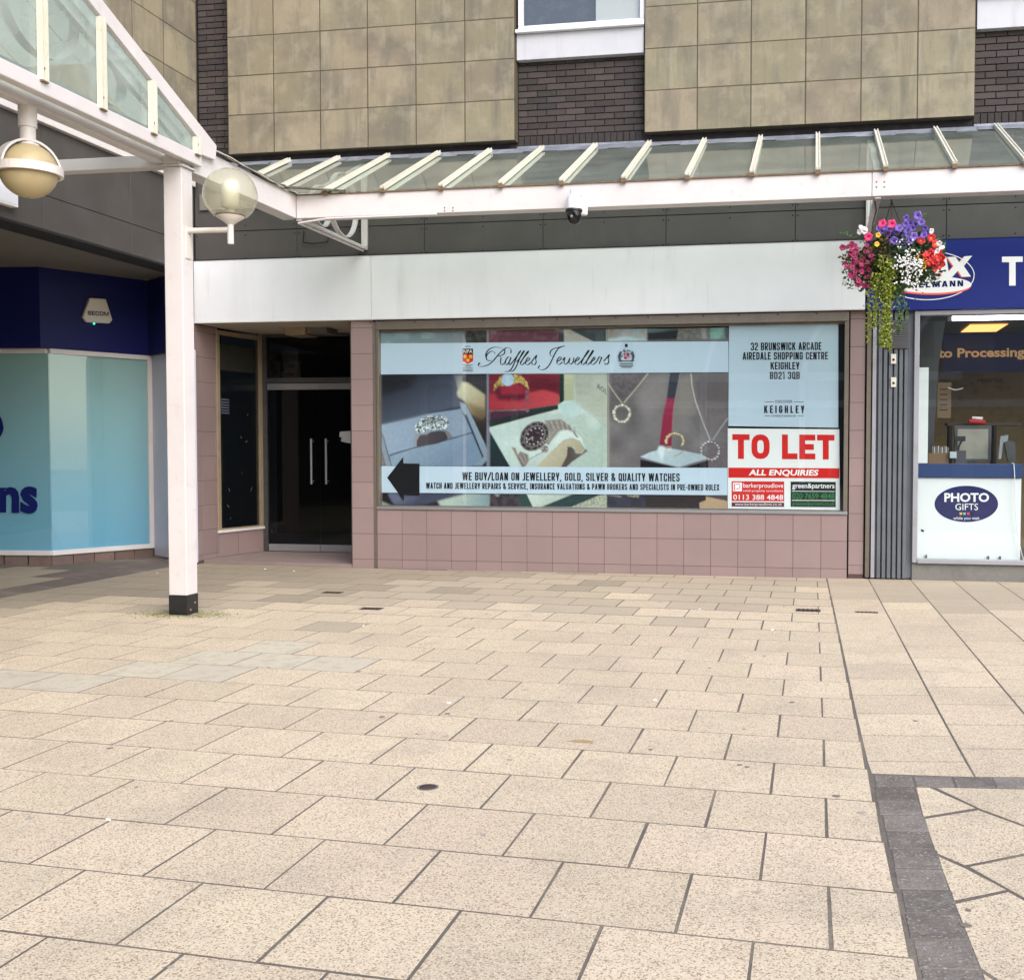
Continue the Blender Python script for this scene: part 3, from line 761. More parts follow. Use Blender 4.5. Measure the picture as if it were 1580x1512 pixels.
# brown band and the darker slabs before the shop on the left
def strip(p0, p1, p2, p3, n, m_, name, force=True):
    for i in range(n):
        a, b = i / n, (i + 1) / n
        l = lambda u, v, t: (u[0] + (v[0] - u[0]) * t, u[1] + (v[1] - u[1]) * t)
        q = [l(p0, p1, a + .008), l(p0, p1, b - .008), l(p3, p2, b - .008), l(p3, p2, a + .008)]
        slab_poly(q, m_, name, force=force)
strip((-4.29, -12), (-4.29, 0.16), (-4.50, 0.16), (-4.50, -12), 48, 'brown_paver', 'brown_paver', False)
strip((-4.515, -12), (-4.515, 0.30), (-4.74, 0.40), (-4.74, -12), 48, 'brown_paver', 'brown_paver', False)
strip((-4.755, -1.6), (-4.755, 0.36), (-5.0, 0.5), (-5.0, -1.6), 8, 'brown_paver', 'brown_paver', False)
for i in range(9):
    for j in range(24):
        xr = -4.755 - i * .463; yt = 0.75 - j * .471 - (0.23 if i % 2 else 0)
        if i == 0 and yt > -1.55: continue
        xl_ = xr - .463
        if yt > -0.43 and xl_ < -5.4: continue
        if i == 0: yt = min(yt, -1.62)
        if yt > 0.6 : continue
        slab_poly([(xl_ + .006, yt - .46), (xr - .006, yt - .46), (xr - .006, yt), (xl_ + .006, yt)], 'slab_dirty_shaded')
if rest.v:
    rest.build('outer_slabs', 'slab', pave, kind='stuff')
# recess floor, a sheet slightly raised
rf = MB(); rf.prism([(-4.30, 0.16, -0.01), (-2.03, -0.004, -0.01), (-2.03, 1.6, -0.01), (-5.0, 1.6, -0.01), (-5.2, 0.75, -0.01)], (0, 0, 0.055))
struct(rf.build('doorway_floor', 'recess_floor'))
# small covers in the paving
def grate(px, py, wx, wy, label):
    p = G(px, py); mb = MB(); mb.box(p.x - wx / 2, p.x + wx / 2, p.y - wy / 2, p.y + wy / 2, -0.002, 0.0075)
    t = thing('drain_cover', label, 'drain cover', (p.x, p.y, 0), 'drain covers set in the paving'); mb.build('cover_plate', 'iron', t)
    b2 = MB()
    for i in range(5):
        xx = p.x - wx / 2 + wx * (i + .7) / 5.6
        b2.box(xx - .006, xx + .006, p.y - wy / 2 + .01, p.y + wy / 2 - .01, 0.0078, 0.011)
    b2.build('rib', 'gap_black', t)
grate(513, 915, 0.20, 0.11, 'small rusty drain cover nearest the shop doorway')
grate(573, 940, 0.20, 0.12, 'small rusty drain cover right of the white post')
grate(1247, 942.5, 0.22, 0.15, 'dark drain cover in the slabs just left of the long seam')
grate(1337, 945.5, 0.20, 0.06, 'narrow drain cover just right of the long seam')
p = G(660, 1216); t = thing('round_cover', 'small dark round cover set in a pale slab', 'cover', (p.x, p.y, 0))
MB().lathe((p.x, p.y, 0), [(0.001, .0075), (.036, .0075), (.04, .003), (.04, -.004)], 20).build('disc', 'iron', t)
MB().lathe((p.x, p.y, 0), [(0.041, .003), (.041, .008), (.047, .006), (.047, -.002)], 20).build('rim', 'concrete_grey', t)
# trodden gum, stains and small litter
gum = MB(); rg = random.Random(21)
for i in range(150):
    x_, y_ = rg.uniform(-3.6, 4.6), rg.uniform(-9.9, -.4); r_ = rg.uniform(.006, .019)
    gum.add([(x_ + r_ * rg.uniform(.75, 1.2) * math.cos(k * PI / 5), y_ + r_ * rg.uniform(.75, 1.2) * math.sin(k * PI / 5), .0062) for k in range(10)], [tuple(range(10))], 0 if rg.random() < .6 else 1)
o = tag(gum.build('gum_spots', ['gum_dark', 'gum_pale']), 'flat trodden chewing gum spots scattered over the slabs', 'gum spots'); o['kind'] = 'stuff'
lit = MB()
for (px_, py_) in ((408, 879), (452, 882), (243, 885), (603, 873), (560, 967), (1078, 941), (690, 1086), (1190, 973), (1013, 1082), (170, 1268)):
    q = G(px_, py_); a = rg.uniform(0, 3); lit.bar((q.x, q.y, .008), (q.x + .022 * math.cos(a), q.y + .022 * math.sin(a), .008), .008, .006)
o = tag(lit.build('litter', 'white_print'), 'tiny white cigarette ends and scraps lying on the slabs', 'litter'); o['kind'] = 'stuff'
sp_ = MB(); q = G(898, 1145); sp_.add([(q.x + .10 * rg.uniform(.4, 1.1) * math.cos(k * PI / 8), q.y + .035 * rg.uniform(.4, 1.1) * math.sin(k * PI / 8), .0061) for k in range(16)], [tuple(range(16))])
tag(sp_.build('stain', 'stain_tan'), 'small tan food stain on a slab in the middle of the paving', 'stain')
# moss round the post foot
mo = MB()
for i in range(2600):
    a = random.uniform(0, 2 * PI); r_ = 0.09 + abs(random.gauss(0, .12))
    x_, y_ = -1.95 + r_ * math.cos(a) * 1.5, -3.82 + r_ * math.sin(a) * .7
    s_ = random.uniform(.003, .008)
    if -2.04 < x_ < -1.86 and -3.89 < y_ < -3.7: continue
    mo.add([(x_ - s_, y_ - s_, .003), (x_ + s_, y_ - s_, .003), (x_ + s_, y_ + s_, .003), (x_ - s_, y_ + s_, .003), (x_, y_, .003 + s_ * .8)], [(0, 1, 4), (1, 2, 4), (2, 3, 4), (3, 0, 4)])
o = tag(mo.build('moss', 'moss'), 'thin green moss growing on the slabs round the foot of the white post', 'moss'); o['kind'] = 'stuff'

# ================================================================== MAIN BUILDING
B = thing('shop_building', 'stone clad and dark brick shop building with a pink tiled shopfront, facing the square', 'building', (3, 3, 0))
core = MB()
core.box(-4.09, 12, .26, .5, 3.83, 10.5)         # upper wall behind the facing
core.box(-4.095, 12, 0.02, .25, 3.83, 4.96)       # behind the dark cladding
core.box(-9, 12, 6.0, 6.2, -.2, 10.5)
core.box(-4.7, 12, .5, 6.0, 3.30, 3.5)             # first floor slab
core.box(-9, 12, .26, 6.2, 10.5, 10.7)
core.box(11.8, 12, .5, 6, 0, 3.3)
core.box(4.25, 4.55, .10, 6, 0, 3.3)             # wall between the two shops
core.box(-4.10, 11, 0.10, .5, 3.05, 3.30)
core.build('wall_core', 'interior_grey', B)
mortar = MB(); mortar.box(-4.09, 12, .135, .2599, 4.97, 10.4); mortar.build('brick_backing', 'mortar', B)

# upper wall: stone panels
UP = MB(); UP.box(-3.62, 0.045, 0.003, 0.133, 5.097, 10.3); UP.box(1.585, 5.235, 0.003, 0.133, 5.112, 10.3)
up = UP.build('panel_backing', 'stone_joint', B)
SW = 0.611
def stone_group(x0, n, z0, zr, wtot):
    wd = wtot / n
    for i in range(n):
        for k in range(len(zr) - 1):
            wall_piece('stone_panel', x0 + i * wd + .006, x0 + (i + 1) * wd - .006, zr[k] + .005, zr[k + 1] - .005, 0.0, 0.03, .004, 'stone', up, .0014)
zr = [5.095 + .4745 * k for k in range(8)]
stone_group(-3.62, 6, 5.09, zr, 3.66)
stone_group(1.585, 6, 5.11, [z + .012 for z in zr], 3.65)
# bricks
bw, bh = 0.232, 0.0745
mo_n = 0
def bricks(x0, x1, z0, z1, yf=0.118):
    k = 0; z = z0
    while z < z1 - .03:
        x = x0 - (bw / 2 if k % 2 else 0)
        while x < x1 - .02:
            a, b = max(x, x0) + .005, min(x + bw, x1) - .005
            if b - a > .03:
                pxy = project(((a + b) / 2, yf, z))
                if pxy[1] > -40 and pxy[0] < PW + 60:
                    wall_piece('brick', a, b, z + .005, z + bh - .005, yf, .02, .003, 'brick', B, .002)
                else:
                    farb.box(a, b, yf, yf + .02, z + .005, z + bh - .005)
            x += bw
        z += bh; k += 1
farb = MB()
bricks(-4.085, -3.625, 4.98, 7.4)
bricks(0.05, 1.58, 5.17, 6.03)
bricks(5.24, 7.2, 5.17, 6.38 - .33)
bricks(0.05, 1.58, 7.9, 8.5)
if farb.v: farb.build('far_bricks', 'brick', B, kind='stuff')
sc = MB()
for (a, b) in ((0.05, 1.58), (5.24, 7.2)):
    x = a
    while x < b - .05:
        sc.box(x + .005, x + bh - .005, .118, .138, 5.03, 5.165); x += bh
sc.build('soldier_course', 'brick', B, kind='stuff')
# lead apron over the canopy
la = MB()
n = 60
for (x0, x1, zt, yt_) in ((-3.62, 1.585, 5.07, .1), (1.585, 7.2, 5.085, .1)):
    for i in range(26):
        a, b = x0 + (x1 - x0) * i / 26, x0 + (x1 - x0) * (i + 1) / 26
        j0 = random.uniform(-.012, .012)
        la.add([(a, -.16, 4.905 + j0), (b, -.16, 4.905 + j0 * .6), (b, -.02, 4.99), (a, -.02, 4.99), (b, .11, 5.02), (a, .11, 5.02)], [(0, 1, 2, 3), (3, 2, 4, 5)])
la.build('lead_flashing', 'lead', B)
for (a, b) in ((0.05, 1.58), (5.24, 7.2)):
    MB().box(a, b, .06, .117, 4.99, 5.035).build('lead_apron', 'lead', B)
# upper windows and white sill panels
def upper_window(x0, x1, zs0, zs1, zt):
    wn = MB(); f_ = .055
    wn.box(x0 + .03, x1 - .0, .03, .10, zs1 + .03, zs1 + .03 + f_); wn.box(x0 + .03, x0 + .03 + f_, .03, .10, zs1 + .03 + f_, zt)
    wn.box(x1 - f_, x1, .03, .10, zs1 + .03 + f_, zt)
    wn.box(x0 + .03 + f_, x1 - f_, .03, .10, zt, zt + f_)
    W = wn.build('window_frame', 'upvc', B, .006)
    MB().quad((x0 + .08, .075, zs1 + .08), (x1 - .05, .075, zs1 + .08), (x1 - .05, .075, zt), (x0 + .08, .075, zt)).build('pane', 'pane', W)
    MB().box(x0 + .06, x1 - .03, .55, .56, zs1, zt + .3).build('wall_behind', 'interior_grey', W)
    MB().box(x0 + .62 * (x1 - x0), x1 - .06, .085, .095, zs1 + .06, zt).build('blind', 'blind_grey', W)
    MB().box(x0 + .01, x1 - .005, -.03, .12, zs1 - .01, zs1 + .028).build('window_sill', 'upvc', B, .004)
    MB().box(x0 + .012, x1 - .01, .03, .1349, zs0, zs1 - .012).build('sill_panel', 'sill_panel', B, .004)
upper_window(0.045, 1.58, 6.03, 6.34, 7.6)
upper_window(5.24, 7.2, 6.05, 6.40, 7.6)

# dark cladding between the fascia and the canopy, and the joints
cj = [-4.085] + [F(px_, 360).x for px_ in (458, 654.5, 837.7, 1027.5, 1227, 1460)] + [F(1460, 360).x + 1.45 * i for i in (1, 2)]
cb = MB().box(-4.085, cj[-1], 0.008, .0195, 3.72, 4.95).build('cladding_backing', 'gap_black', B)
screws = MB()
for a, b in zip(cj, cj[1:]):
    for z0, z1 in ((3.76, 4.15), (4.158, 4.93)):
        wall_piece('cladding_panel', a + .004, b - .004, z0, z1 - .002, 0.0, .008, .002, 'cladding', cb)
        for xx in (a + .03, (a + b) / 2, b - .03):
            for zz in (z1 - .05, z0 + .06):
                screws.lathe((xx, -.001, zz), [(.001, -.004), (.008, -.003), (.009, 0)], 8, axis='Y')
screws.build('screw', 'gap_black', B, kind='stuff')
# band seen through the canopy glass
MB().box(-4.0, 8, -.03, -.002, 4.42, 4.62).build('wall_channel', 'soffit', B)

# pink tiles --------------------------------------------------
Z0 = 0.112; TP = 0.3135
zt_ = [0.0, Z0] + [Z0 + TP * k for k in range(1, 10)] + [3.02]
tb = MB()
tb.box(-2.03, -1.745, .0018, .09, -0.02, 3.03)
tb.box(-1.71, 3.915, .0018, .25, -0.02, .73)
tb.box(3.93, 4.10, .0518, .25, -0.02, 3.03)
tb.box(-4.4, -4.1018, .0, .52, -.02, 3.04)
tbo = tb.build('tile_backing', 'tile_grout', B)
def tcol(x0, x1, zs, yf, name='tile'):
    for a, b in zip(zs, zs[1:]):
        wall_piece(name, x0 + .0025, x1 - .0025, a + .0025, b - .0025, yf, .008, .0015, 'pink_tile', tbo, .0006)
tcol(-2.03, -1.745, zt_, 0.0)
tx = F(620.3, 790).x
xs = [-1.705] + [tx + .3130 * k for k in range(0, 18)]
xs = [x for x in xs if x < 3.80] + [3.915]
for a, b in zip(xs, xs[1:]):
    tcol(a, b, [0.0, .112, .4255, .725], 0.0)
tcol(3.93, 4.098, [.05, Z0 + .04] + [Z0 + TP * k for k in range(1, 10)] + [3.02], 0.05)
for a, b in zip(zt_, zt_[1:]):
    for y0, y1 in ((0.0, .12), (.12, .435), (.435, .52)):
        side_piece('tile', y0 + .0025, y1 - .0025, max(a, .045) + .0025, b - .0025, -4.10, .008, .0015, 'pink_tile', tbo)
    # pillar return into the recess
    side_piece('tile', 0.01, .28, max(a, .045) + .0025, b - .0025, -2.031, .004, .001, 'pink_tile', tbo) if False else None
MB().box(-2.03, -1.745, .0901, .30, .04, 3.03).build('pillar_return', 'pink_tile', B)
MB().box(-2.036, -2.031, -.004, .02, .0, 3.02).build('edge_trim', 'alu_dark', B)
MB().box(-1.742, -1.708, -.006, .1, .0, 3.0).build('edge_trim', 'alu_bronze', B)

# jewellers' window ------------------------------------------
wf = MB()
wf.box(-1.705, 3.915, -.012, .10, 2.905, 3.01)                    # head
wf2 = MB(); wf2.box(-1.705, 3.915, -.02, .10, .7275, .762)
wj = MB()
wj.box(-1.705, -1.672, .0, .10, .762, 2.905); wj.box(3.868, 3.915, .0, .10, .762, 2.905)
wj.box(-1.672, 3.868, .045, .055, 2.88, 2.905)
wj.box(-1.672, 3.868, .045, .055, .762, .775)
W1 = wj.build('window_frame', 'alu_bronze', B, .003)
wf.build('window_head', 'alu_bronze', W1, .003)
wf2.build('window_sill', 'alu_silver', W1, .003)
nl = MB()
for px_ in [572, 640, 700, 745, 800, 860, 910, 950, 1000, 1045, 1085, 1140, 1200, 1260]:
    q = F(px_, 500, -.013); nl.box(q.x - .008, q.x + .008, -.017, -.0125, 2.985, 3.0)
nl.build('fixing', 'gap_black', W1, kind='stuff')
MB().quad((-1.67, .06, .775), (3.868, .06, .775), (3.868, .06, 2.88), (-1.67, .06, 2.88)).build('pane', 'pane', W1)
# unlit room behind
rm = MB()
rm.box(-1.7, 4.2, 1.6, 1.65, 0, 3.05); rm.box(-1.73, -1.70, .11, 1.6, .0, 3.05)
rm.box(-5.4, -1.75, 4.6, 4.65, 0, 3.05); rm.box(-1.7, 4.2, .26, 1.6, 0.0, .02); rm.box(-4.45, 4.2, .3, 4.65, 3.031, 3.049)
rm.box(-5.6, -1.75, 1.62, 4.6, -.02, 0.03)
rm.build('room_lining', 'interior_dark', B)

# recess: splayed display window and doors ---------------------
SA, SB = Vector((-4.10, .50, 0)), Vector((-3.93, 1.36, 0))
sd_ = (SB - SA).normalized(); sn = Vector((sd_.y, -sd_.x, 0))
splay = Plane(SA, sn)
def sp_pt(t, e, z): q = SA + (SB - SA) * t + sn * e; return Vector((q.x, q.y, z))
def sp_box(mb, t0, t1, z0, z1, e0, e1, mi=0):
    mb.prism([sp_pt(t0, e0, z0), sp_pt(t1, e0, z0), sp_pt(t1, e0, z1), sp_pt(t0, e0, z1)], sn * (e1 - e0), mi)
m1 = MB(); sp_box(m1, 0, 1, .045, .36, -.15, -.006); m1.build('splay_backing', 'tile_grout', B)
for t0, t1 in ((0, .42), (.42, 1.0)):
    m1 = MB(); sp_box(m1, t0 + .004, t1 - .004, .05, .358, -.005, .004); m1.build('tile', 'pink_tile', tbo)
m1 = MB(); sp_box(m1, -.03, 1.0, .36, .395, -.1, .03); m1.build('display_sill', 'paint_white', B, .004)
m1 = MB()
sp_box(m1, -.02, .05, .395, 3.0, -.06, .012); sp_box(m1, .93, 1.0, .395, 3.03, -.06, .012); sp_box(m1, .05, .93, 2.94, 3.0, -.06, .012); sp_box(m1, .05, .93, .395, .415, -.06, .01)
W2 = m1.build('display_frame', 'alu_gold', B, .003)
m1 = MB(); m1.quad(sp_pt(.05, -.02, .415), sp_pt(.93, -.02, .415), sp_pt(.93, -.02, 2.94), sp_pt(.05, -.02, 2.94)); m1.build('pane', 'pane_dark', W2)
m1 = MB(); sp_box(m1, -.05, 1.0, .2, 3.02, -.72, -.7); m1.build('display_back', 'display_brown', W2)
m1 = MB(); sp_box(m1, -.6, 1.6, 2.50, 2.84, -.14, -.13); m1.build('display_reflection', 'reflection_pale', W2)  # pale board behind the pane, standing in for a reflection on its upper part
for i in range(9):      # scraps of old sticker left on the glass
    t_ = random.uniform(.1, .9); z_ = random.choice([random.uniform(.5, 1.5), random.uniform(1.5, 2.3)]); s_ = random.uniform(.006, .02)
    if i == 0: sc2 = MB()
    a_ = random.uniform(-.05, .05)
    sc2.quad(sp_pt(t_, -.018, z_), sp_pt(t_ + .006, -.018, z_), sp_pt(t_ + .006 + a_, -.018, z_ + s_ * 3), sp_pt(t_ + a_, -.018, z_ + s_ * 3))
sc2.build('sticker_scraps', 'ph_steel', W2, kind='stuff')
m1 = MB()
for i in range(6): sp_box(m1, .03, .28, 1.92 + i * .035, 1.94 + i * .035, -.019, -.0185)
m1.build('notice_lines', 'ph_slate', W2)
# recess ceiling
MB().box(-4.10, -1.75, .06, 1.5, 3.03, 3.045).build('recess_ceiling', 'recess_ceil', B)
YD = 1.38
m1 = MB(); m1.box(-3.93, -3.86, YD - .03, YD + .06, .045, 3.03); m1.box(-3.86, -2.0, YD - .03, YD + .05, 2.36, 2.43); m1.box(-3.86, -2.0, YD - .03, YD + .05, 2.985, 3.03)
W3 = m1.build('door_frame', 'alu_dark', B, .003)
MB().quad((-3.86, YD + .01, 2.43), (-1.9, YD + .01, 2.43), (-1.9, YD + .01, 2.985), (-3.86, YD + .01, 2.985)).build('pane', 'pane_dark', W3)
xdiv = F(493.8, 700, YD).x
for nm, xa, xb in (('door', -3.855, xdiv - .004), ('door', xdiv + .004, xdiv + .95)):
    d1 = MB(); d1.quad((xa, YD, .15), (xb, YD, .15), (xb, YD, 2.27), (xa, YD, 2.27)); D = d1.build('door', 'pane_dark', B)
    MB().box(xa, xb, YD - .02, YD + .02, 2.268, 2.352).build('top_rail', 'alu_silver', D, .003)
    MB().box(xa, xb, YD - .02, YD + .02, .055, .15).build('bottom_rail', 'alu_silver', D, .003)
    hx = (xdiv - .10) if xa < -3.7 else (xdiv + .115)
    h = MB(); h.tube([(hx, YD - .06, .98), (hx, YD - .06, 1.60)], .016, 10)
    for zz in (1.02, 1.56): h.tube([(hx, YD - .06, zz), (hx, YD, zz)], .01, 8)
    h.build('door_handle', 'alu_silver', D)
    if xa > -3.7:
        pn = Plane((0, YD - .004, 0), (0, 1, 0))
        flat('torn_notice', pn, [[(524.5, 666), (541, 665), (541, 684), (534, 683), (526, 681), (527, 675), (523.5, 674)]], ['ph_silver'], D, 0)
# fallen shop letters standing behind the fanlight, seen from the back
pb = Plane((0, YD + .35, 0), (0, 1, 0))
for i, (x0, x1) in enumerate(((406, 432), (433, 464))):
    t = tag(link('sign_letter', None, None, F((x0 + x1) / 2, 585, YD + .35)), ['grey shop letter B behind the fanlight, left one of the pair, seen from behind', 'grey shop letter B behind the fanlight, right one of the pair, seen from behind'][i], 'letter', 'shop letters behind the fanlight')
    vs, fs = glyphs('B', 0.03)
    a = [v[0] for v in vs]; b_ = [v[1] for v in vs]
    P0, P1 = pb.at(x0, 586), pb.at(x1, 557)
    v2 = []
    for (x, y) in vs:
        u = 1 - (x - min(a)) / (max(a) - min(a)); tt_ = (y - min(b_)) / (max(b_) - min(b_))
        v2.append((P0.x + (P1.x - P0.x) * u, YD + .35, P0.z + (P1.z - P0.z) * tt_))
    k = len(v2)
    v3 = v2 + [(x, y + .03, z) for x, y, z in v2]
    f3 = [f for f in fs] + [tuple(i_ + k for i_ in reversed(f)) for f in fs]
    from collections import Counter
    ec = Counter()
    for f in fs:
        for q in range(len(f)):
            e_ = (f[q], f[(q + 1) % len(f)]); ec[tuple(sorted(e_))] += 1
    f3 += [(e_[0], e_[1], e_[1] + k, e_[0] + k) for e_, c_ in ec.items() if c_ == 1]
    MB().add(v3, f3).build('letter_body', 'ph_greyb', t)
# recess ceiling light box
q0 = F(445, 515, .75)
t = thing('ceiling_light', 'old cream box light fixed under the doorway ceiling', 'light', (q0.x, .75, 3.0))
a = F(444, 510, .7); b = F(475, 510, .7)
MB().box(a.x, b.x, .62, 1.0, 2.93, 3.029).build('light_box', 'alu_gold', t, .006)
MB().box(b.x + .002, b.x + .28, .66, 1.0, 2.96, 3.029).build('diffuser', 'soffit', t, .006)

# white fascia sign -------------------------------------------
t = thing('fascia_sign', 'long blank white fascia board above the jewellers window', 'sign', (0, 0, 3.02))
for x0, x1 in ((-4.08, -1.745), (-1.741, 4.085)):
    MB().box(x0, x1, -.05, -.002, 3.022, 3.795).build('sign_panel', 'fascia_white', t, .003)
MB().box(-4.08, 4.085, -.056, -.0505, 3.022, 3.034).build('sign_trim', 'paint_white', t)
MB().box(-4.08, 4.085, -.06, -.004, 3.7955, 3.803).build('top_flashing', 'gap_black', t)

# ribbed metal column, grille, switches ------------------------
t = thing('ribbed_column', 'grey ribbed metal column cover between the two shopfronts', 'column', (4.4, 0, 0))
xa = F(1345, 700).x; xb = F(1409, 700).x
rc = MB(); rc.box(xa, xb, .045, .10, .02, 3.02); rc.build('back_sheet', 'rib_grey', t)
nb = 6
for i in range(nb):
    c = xa + .085 + (xb - xa - .17) * i / (nb - 1)
    MB().prism([(c - .028, .045, .02), (c - .018, .004, .02), (c + .018, .004, .02), (c + .028, .045, .02)], (0, 0, 2.98)).build('rib', 'rib_grey', t)
MB().box(xa, xa + .04, .0, .045, .02, 3.02).build('edge_strip', 'frame_grey', t, .003)
MB().box(xa - .062, xa - .012, .02, .09, .02, 3.02).build('edge_strip', 'alu_bronze', t, .003)
gx0, gx1 = F(1366, 510).x, F(1403, 510).x
gv = thing('vent_grille', 'dark slatted vent grille at the head of the ribbed column', 'vent', ((gx0 + gx1) / 2, 0, 2.74))
MB().box(gx0, gx1, -.012, .003, 2.585, 2.90).build('grille_frame', 'alu_dark', gv, .003)
for i in range(14):
    z = 2.60 + i * .021
    MB().prism([(gx0 + .01, -.013, z), (gx0 + .01, -.026, z - .006), (gx0 + .01, -.024, z + .006)], (gx1 - gx0 - .02, 0, 0)).build('slat', 'alu_dark', gv)
for i, (py_, lb) in enumerate(((554, 'upper small white key switch on the ribbed column'), (590, 'lower small white key switch on the ribbed column'))):
    q = F(1378.5, py_, 0); s_ = thing('key_switch', lb, 'switch', (q.x, 0, q.z), 'key switches on the ribbed column')
    MB().box(q.x - .03, q.x + .03, -.018, .003, q.z - .055, q.z + .055).build('switch_plate', 'alarm_white', s_, .005)
    MB().lathe((q.x, -.018, q.z - .01), [(.001, -.004), (.013, -.004), (.014, 0)], 12, axis='Y').build('key_hole', 'gap_black', s_)

# ---------------------------------------------------------------- jewellers' window graphics
YV = .085
V = Plane((0, YV, 0), (0, 1, 0))
gr = thing('window_graphic', 'jewellers window film with three photos of rings and watches between pale blue bands', 'window film', (0.9, YV, .78))
# the three printed photographs: drawn as soft shapes into a colour grid, one coloured mesh each
import numpy as np
RX_, RY_, RW_, RH_, SS = 585.0, 503.0, 540, 285, 1.0
IMG = np.zeros((RH_, RW_, 3)) + 0.02
yy, xx = np.mgrid[0:RH_, 0:RW_]
gx_, gy_ = RX_ + xx + .5, RY_ + yy + .5
rng = np.random.RandomState(5)
def lin(c): return np.array([((v / 255) / 12.92 if v / 255 < .04045 else ((v / 255 + .055) / 1.055) ** 2.4) for v in c])
def vnoise(cell, seed=0):
    r_ = np.random.RandomState(seed); h, w_ = int(RH_ / cell) + 3, int(RW_ / cell) + 3
    g = r_.rand(h, w_); u, v = xx / cell, yy / cell; iu, iv = u.astype(int), v.astype(int); fu, fv = u - iu, v - iv
    fu, fv = fu * fu * (3 - 2 * fu), fv * fv * (3 - 2 * fv)
    return (g[iv, iu] * (1 - fu) + g[iv, iu + 1] * fu) * (1 - fv) + (g[iv + 1, iu] * (1 - fu) + g[iv + 1, iu + 1] * fu) * fv
def mask(pts, soft=.7):
    m_ = np.zeros((RH_, RW_))
    for ox, oy in ((.25, .25), (-.25, .25), (.25, -.25), (-.25, -.25)):
        ins = np.zeros((RH_, RW_), bool); n = len(pts)
        for k in range(n):
            (x0, y0), (x1, y1) = pts[k], pts[(k + 1) % n]
            if y0 == y1: continue
            c = ((gy_ + oy) > min(y0, y1)) & ((gy_ + oy) <= max(y0, y1)) & ((gx_ + ox) < (x1 - x0) * ((gy_ + oy) - y0) / (y1 - y0) + x0)
            ins ^= c
        m_ += ins * .25
    k = int(round(soft))
    for _ in range(2 if k else 0):
        for ax in (0, 1):
            a = np.pad(m_, [(k, k) if ax == 0 else (0, 0), (k, k) if ax == 1 else (0, 0)], 'edge')
            m_ = sum(np.roll(a, -q, ax) for q in range(2 * k + 1)); m_ = (m_[:RH_] if ax == 0 else m_[:, :RW_]) / (2 * k + 1)
    return m_
def P(pts, c0, c1=None, g=None, soft=.4, amt=1.0, spk=None):
    """fill; c1 with g=((x0,y0),(x1,y1)) runs a colour gradient; spk=(cell, colour) speckles"""
    global IMG
    m_ = mask(pts, soft)[..., None] * amt
    col = np.zeros((RH_, RW_, 3)) + lin(c0)
    if c1 is not None:
        (ax, ay), (bx, by) = g; d2 = (bx - ax) ** 2 + (by - ay) ** 2
        t = np.clip(((gx_ - ax) * (bx - ax) + (gy_ - ay) * (by - ay)) / d2, 0, 1)[..., None]
        col = col * (1 - t) + lin(c1) * t
    if spk:
        nz = np.clip((vnoise(spk[0], rng.randint(999)) - .42) * 5, 0, 1)[..., None]
        col = col * (1 - nz) + lin(spk[1]) * nz
    IMG = IMG * (1 - m_) + col * m_
def LN(pts, w_, c, soft=.2, amt=1.0):
    for a, b in zip(pts, pts[1:]):
        dx, dy = b[0] - a[0], b[1] - a[1]; l = math.hypot(dx, dy) or 1; nx, ny = -dy / l * w_ / 2, dx / l * w_ / 2
        P([(a[0] + nx, a[1] + ny), (b[0] + nx, b[1] + ny), (b[0] - nx, b[1] - ny), (a[0] - nx, a[1] - ny)], c, soft=soft, amt=amt)
def zz(ox, oy, sc, pts): return [(ox + x / sc, oy + y / sc) for x, y in pts]
A1 = lambda *p: zz(580, 500, 8.778, p)
A2 = lambda *p: zz(580, 640, 8.778, p)
B1 = lambda *p: zz(750, 500, 8.316, p)
B2 = lambda *p: zz(750, 620, 8.316, p)
C1 = lambda *p: zz(930, 500, 7.9, p)
C2 = lambda *p: zz(930, 620, 7.9, p)
# -- left
P(rect(584, 500, 757, 790), (40, 46, 62))
P(A1((50, 90), (1180, 90), (1225, 265), (50, 268)), (118, 140, 147), (112, 122, 128), ((586, 510), (715, 520)), spk=(14, (128, 150, 152)))
P(A1((1185, 90), (1505, 90), (1505, 258), (1228, 262)), (26, 31, 33), spk=(5, (50, 58, 60)))
P(A1((50, 688), (1070, 688), (1150, 1110), (700, 1215), (60, 1380)), (30, 32, 41), (70, 79, 97), ((620, 578), (650, 648)), soft=1)
P(A1((50, 688), (560, 688), (500, 850), (50, 980)), (26, 25, 30), soft=3, amt=.8)
P(A1((1060, 688), (1185, 688), (1170, 790), (1112, 895)), (85, 92, 98), (140, 148, 145), ((702, 580), (714, 590)), soft=1)
P(A1((1180, 688), (1500, 688), (1490, 990), (1320, 880), (1175, 790)), (34, 32, 38), soft=1)
for k in range(7): P(A1((1215 + k * 42, 700), (1232 + k * 42, 700), (1228 + k * 42, 800 + k * 22), (1212 + k * 42, 790 + k * 22)), (78, 78, 84), soft=1, amt=.7)
P(A2((1250, -60), (1500, -60), (1480, 420)), (52, 44, 42), (26, 22, 26), ((730, 640), (745, 680)), soft=1)
P(A1((1165, 780), (1250, 800), (1480, 960), (1480, 1240), (1440, 1300), (1290, 1210), (1205, 1050), (1110, 985), (1095, 930)), (182, 182, 158), (138, 122, 92), ((712, 600), (740, 640)), soft=1)
P(A1((1225, 1050), (1480, 1150), (1480, 1330), (1380, 1330), (1270, 1180)), (120, 104, 78), (50, 44, 42), ((728, 625), (738, 652)), soft=2, amt=.8)
P([*A1((1135, 1050), (1215, 1085)), *A2((1290, 0), (1480, 400), (1522, 520), (1500, 620), (1430, 690), (1300, 690), (1450, 580), (1205, 0), (1150, -70))], (128, 145, 160), (112, 130, 146), ((722, 625), (752, 712)))
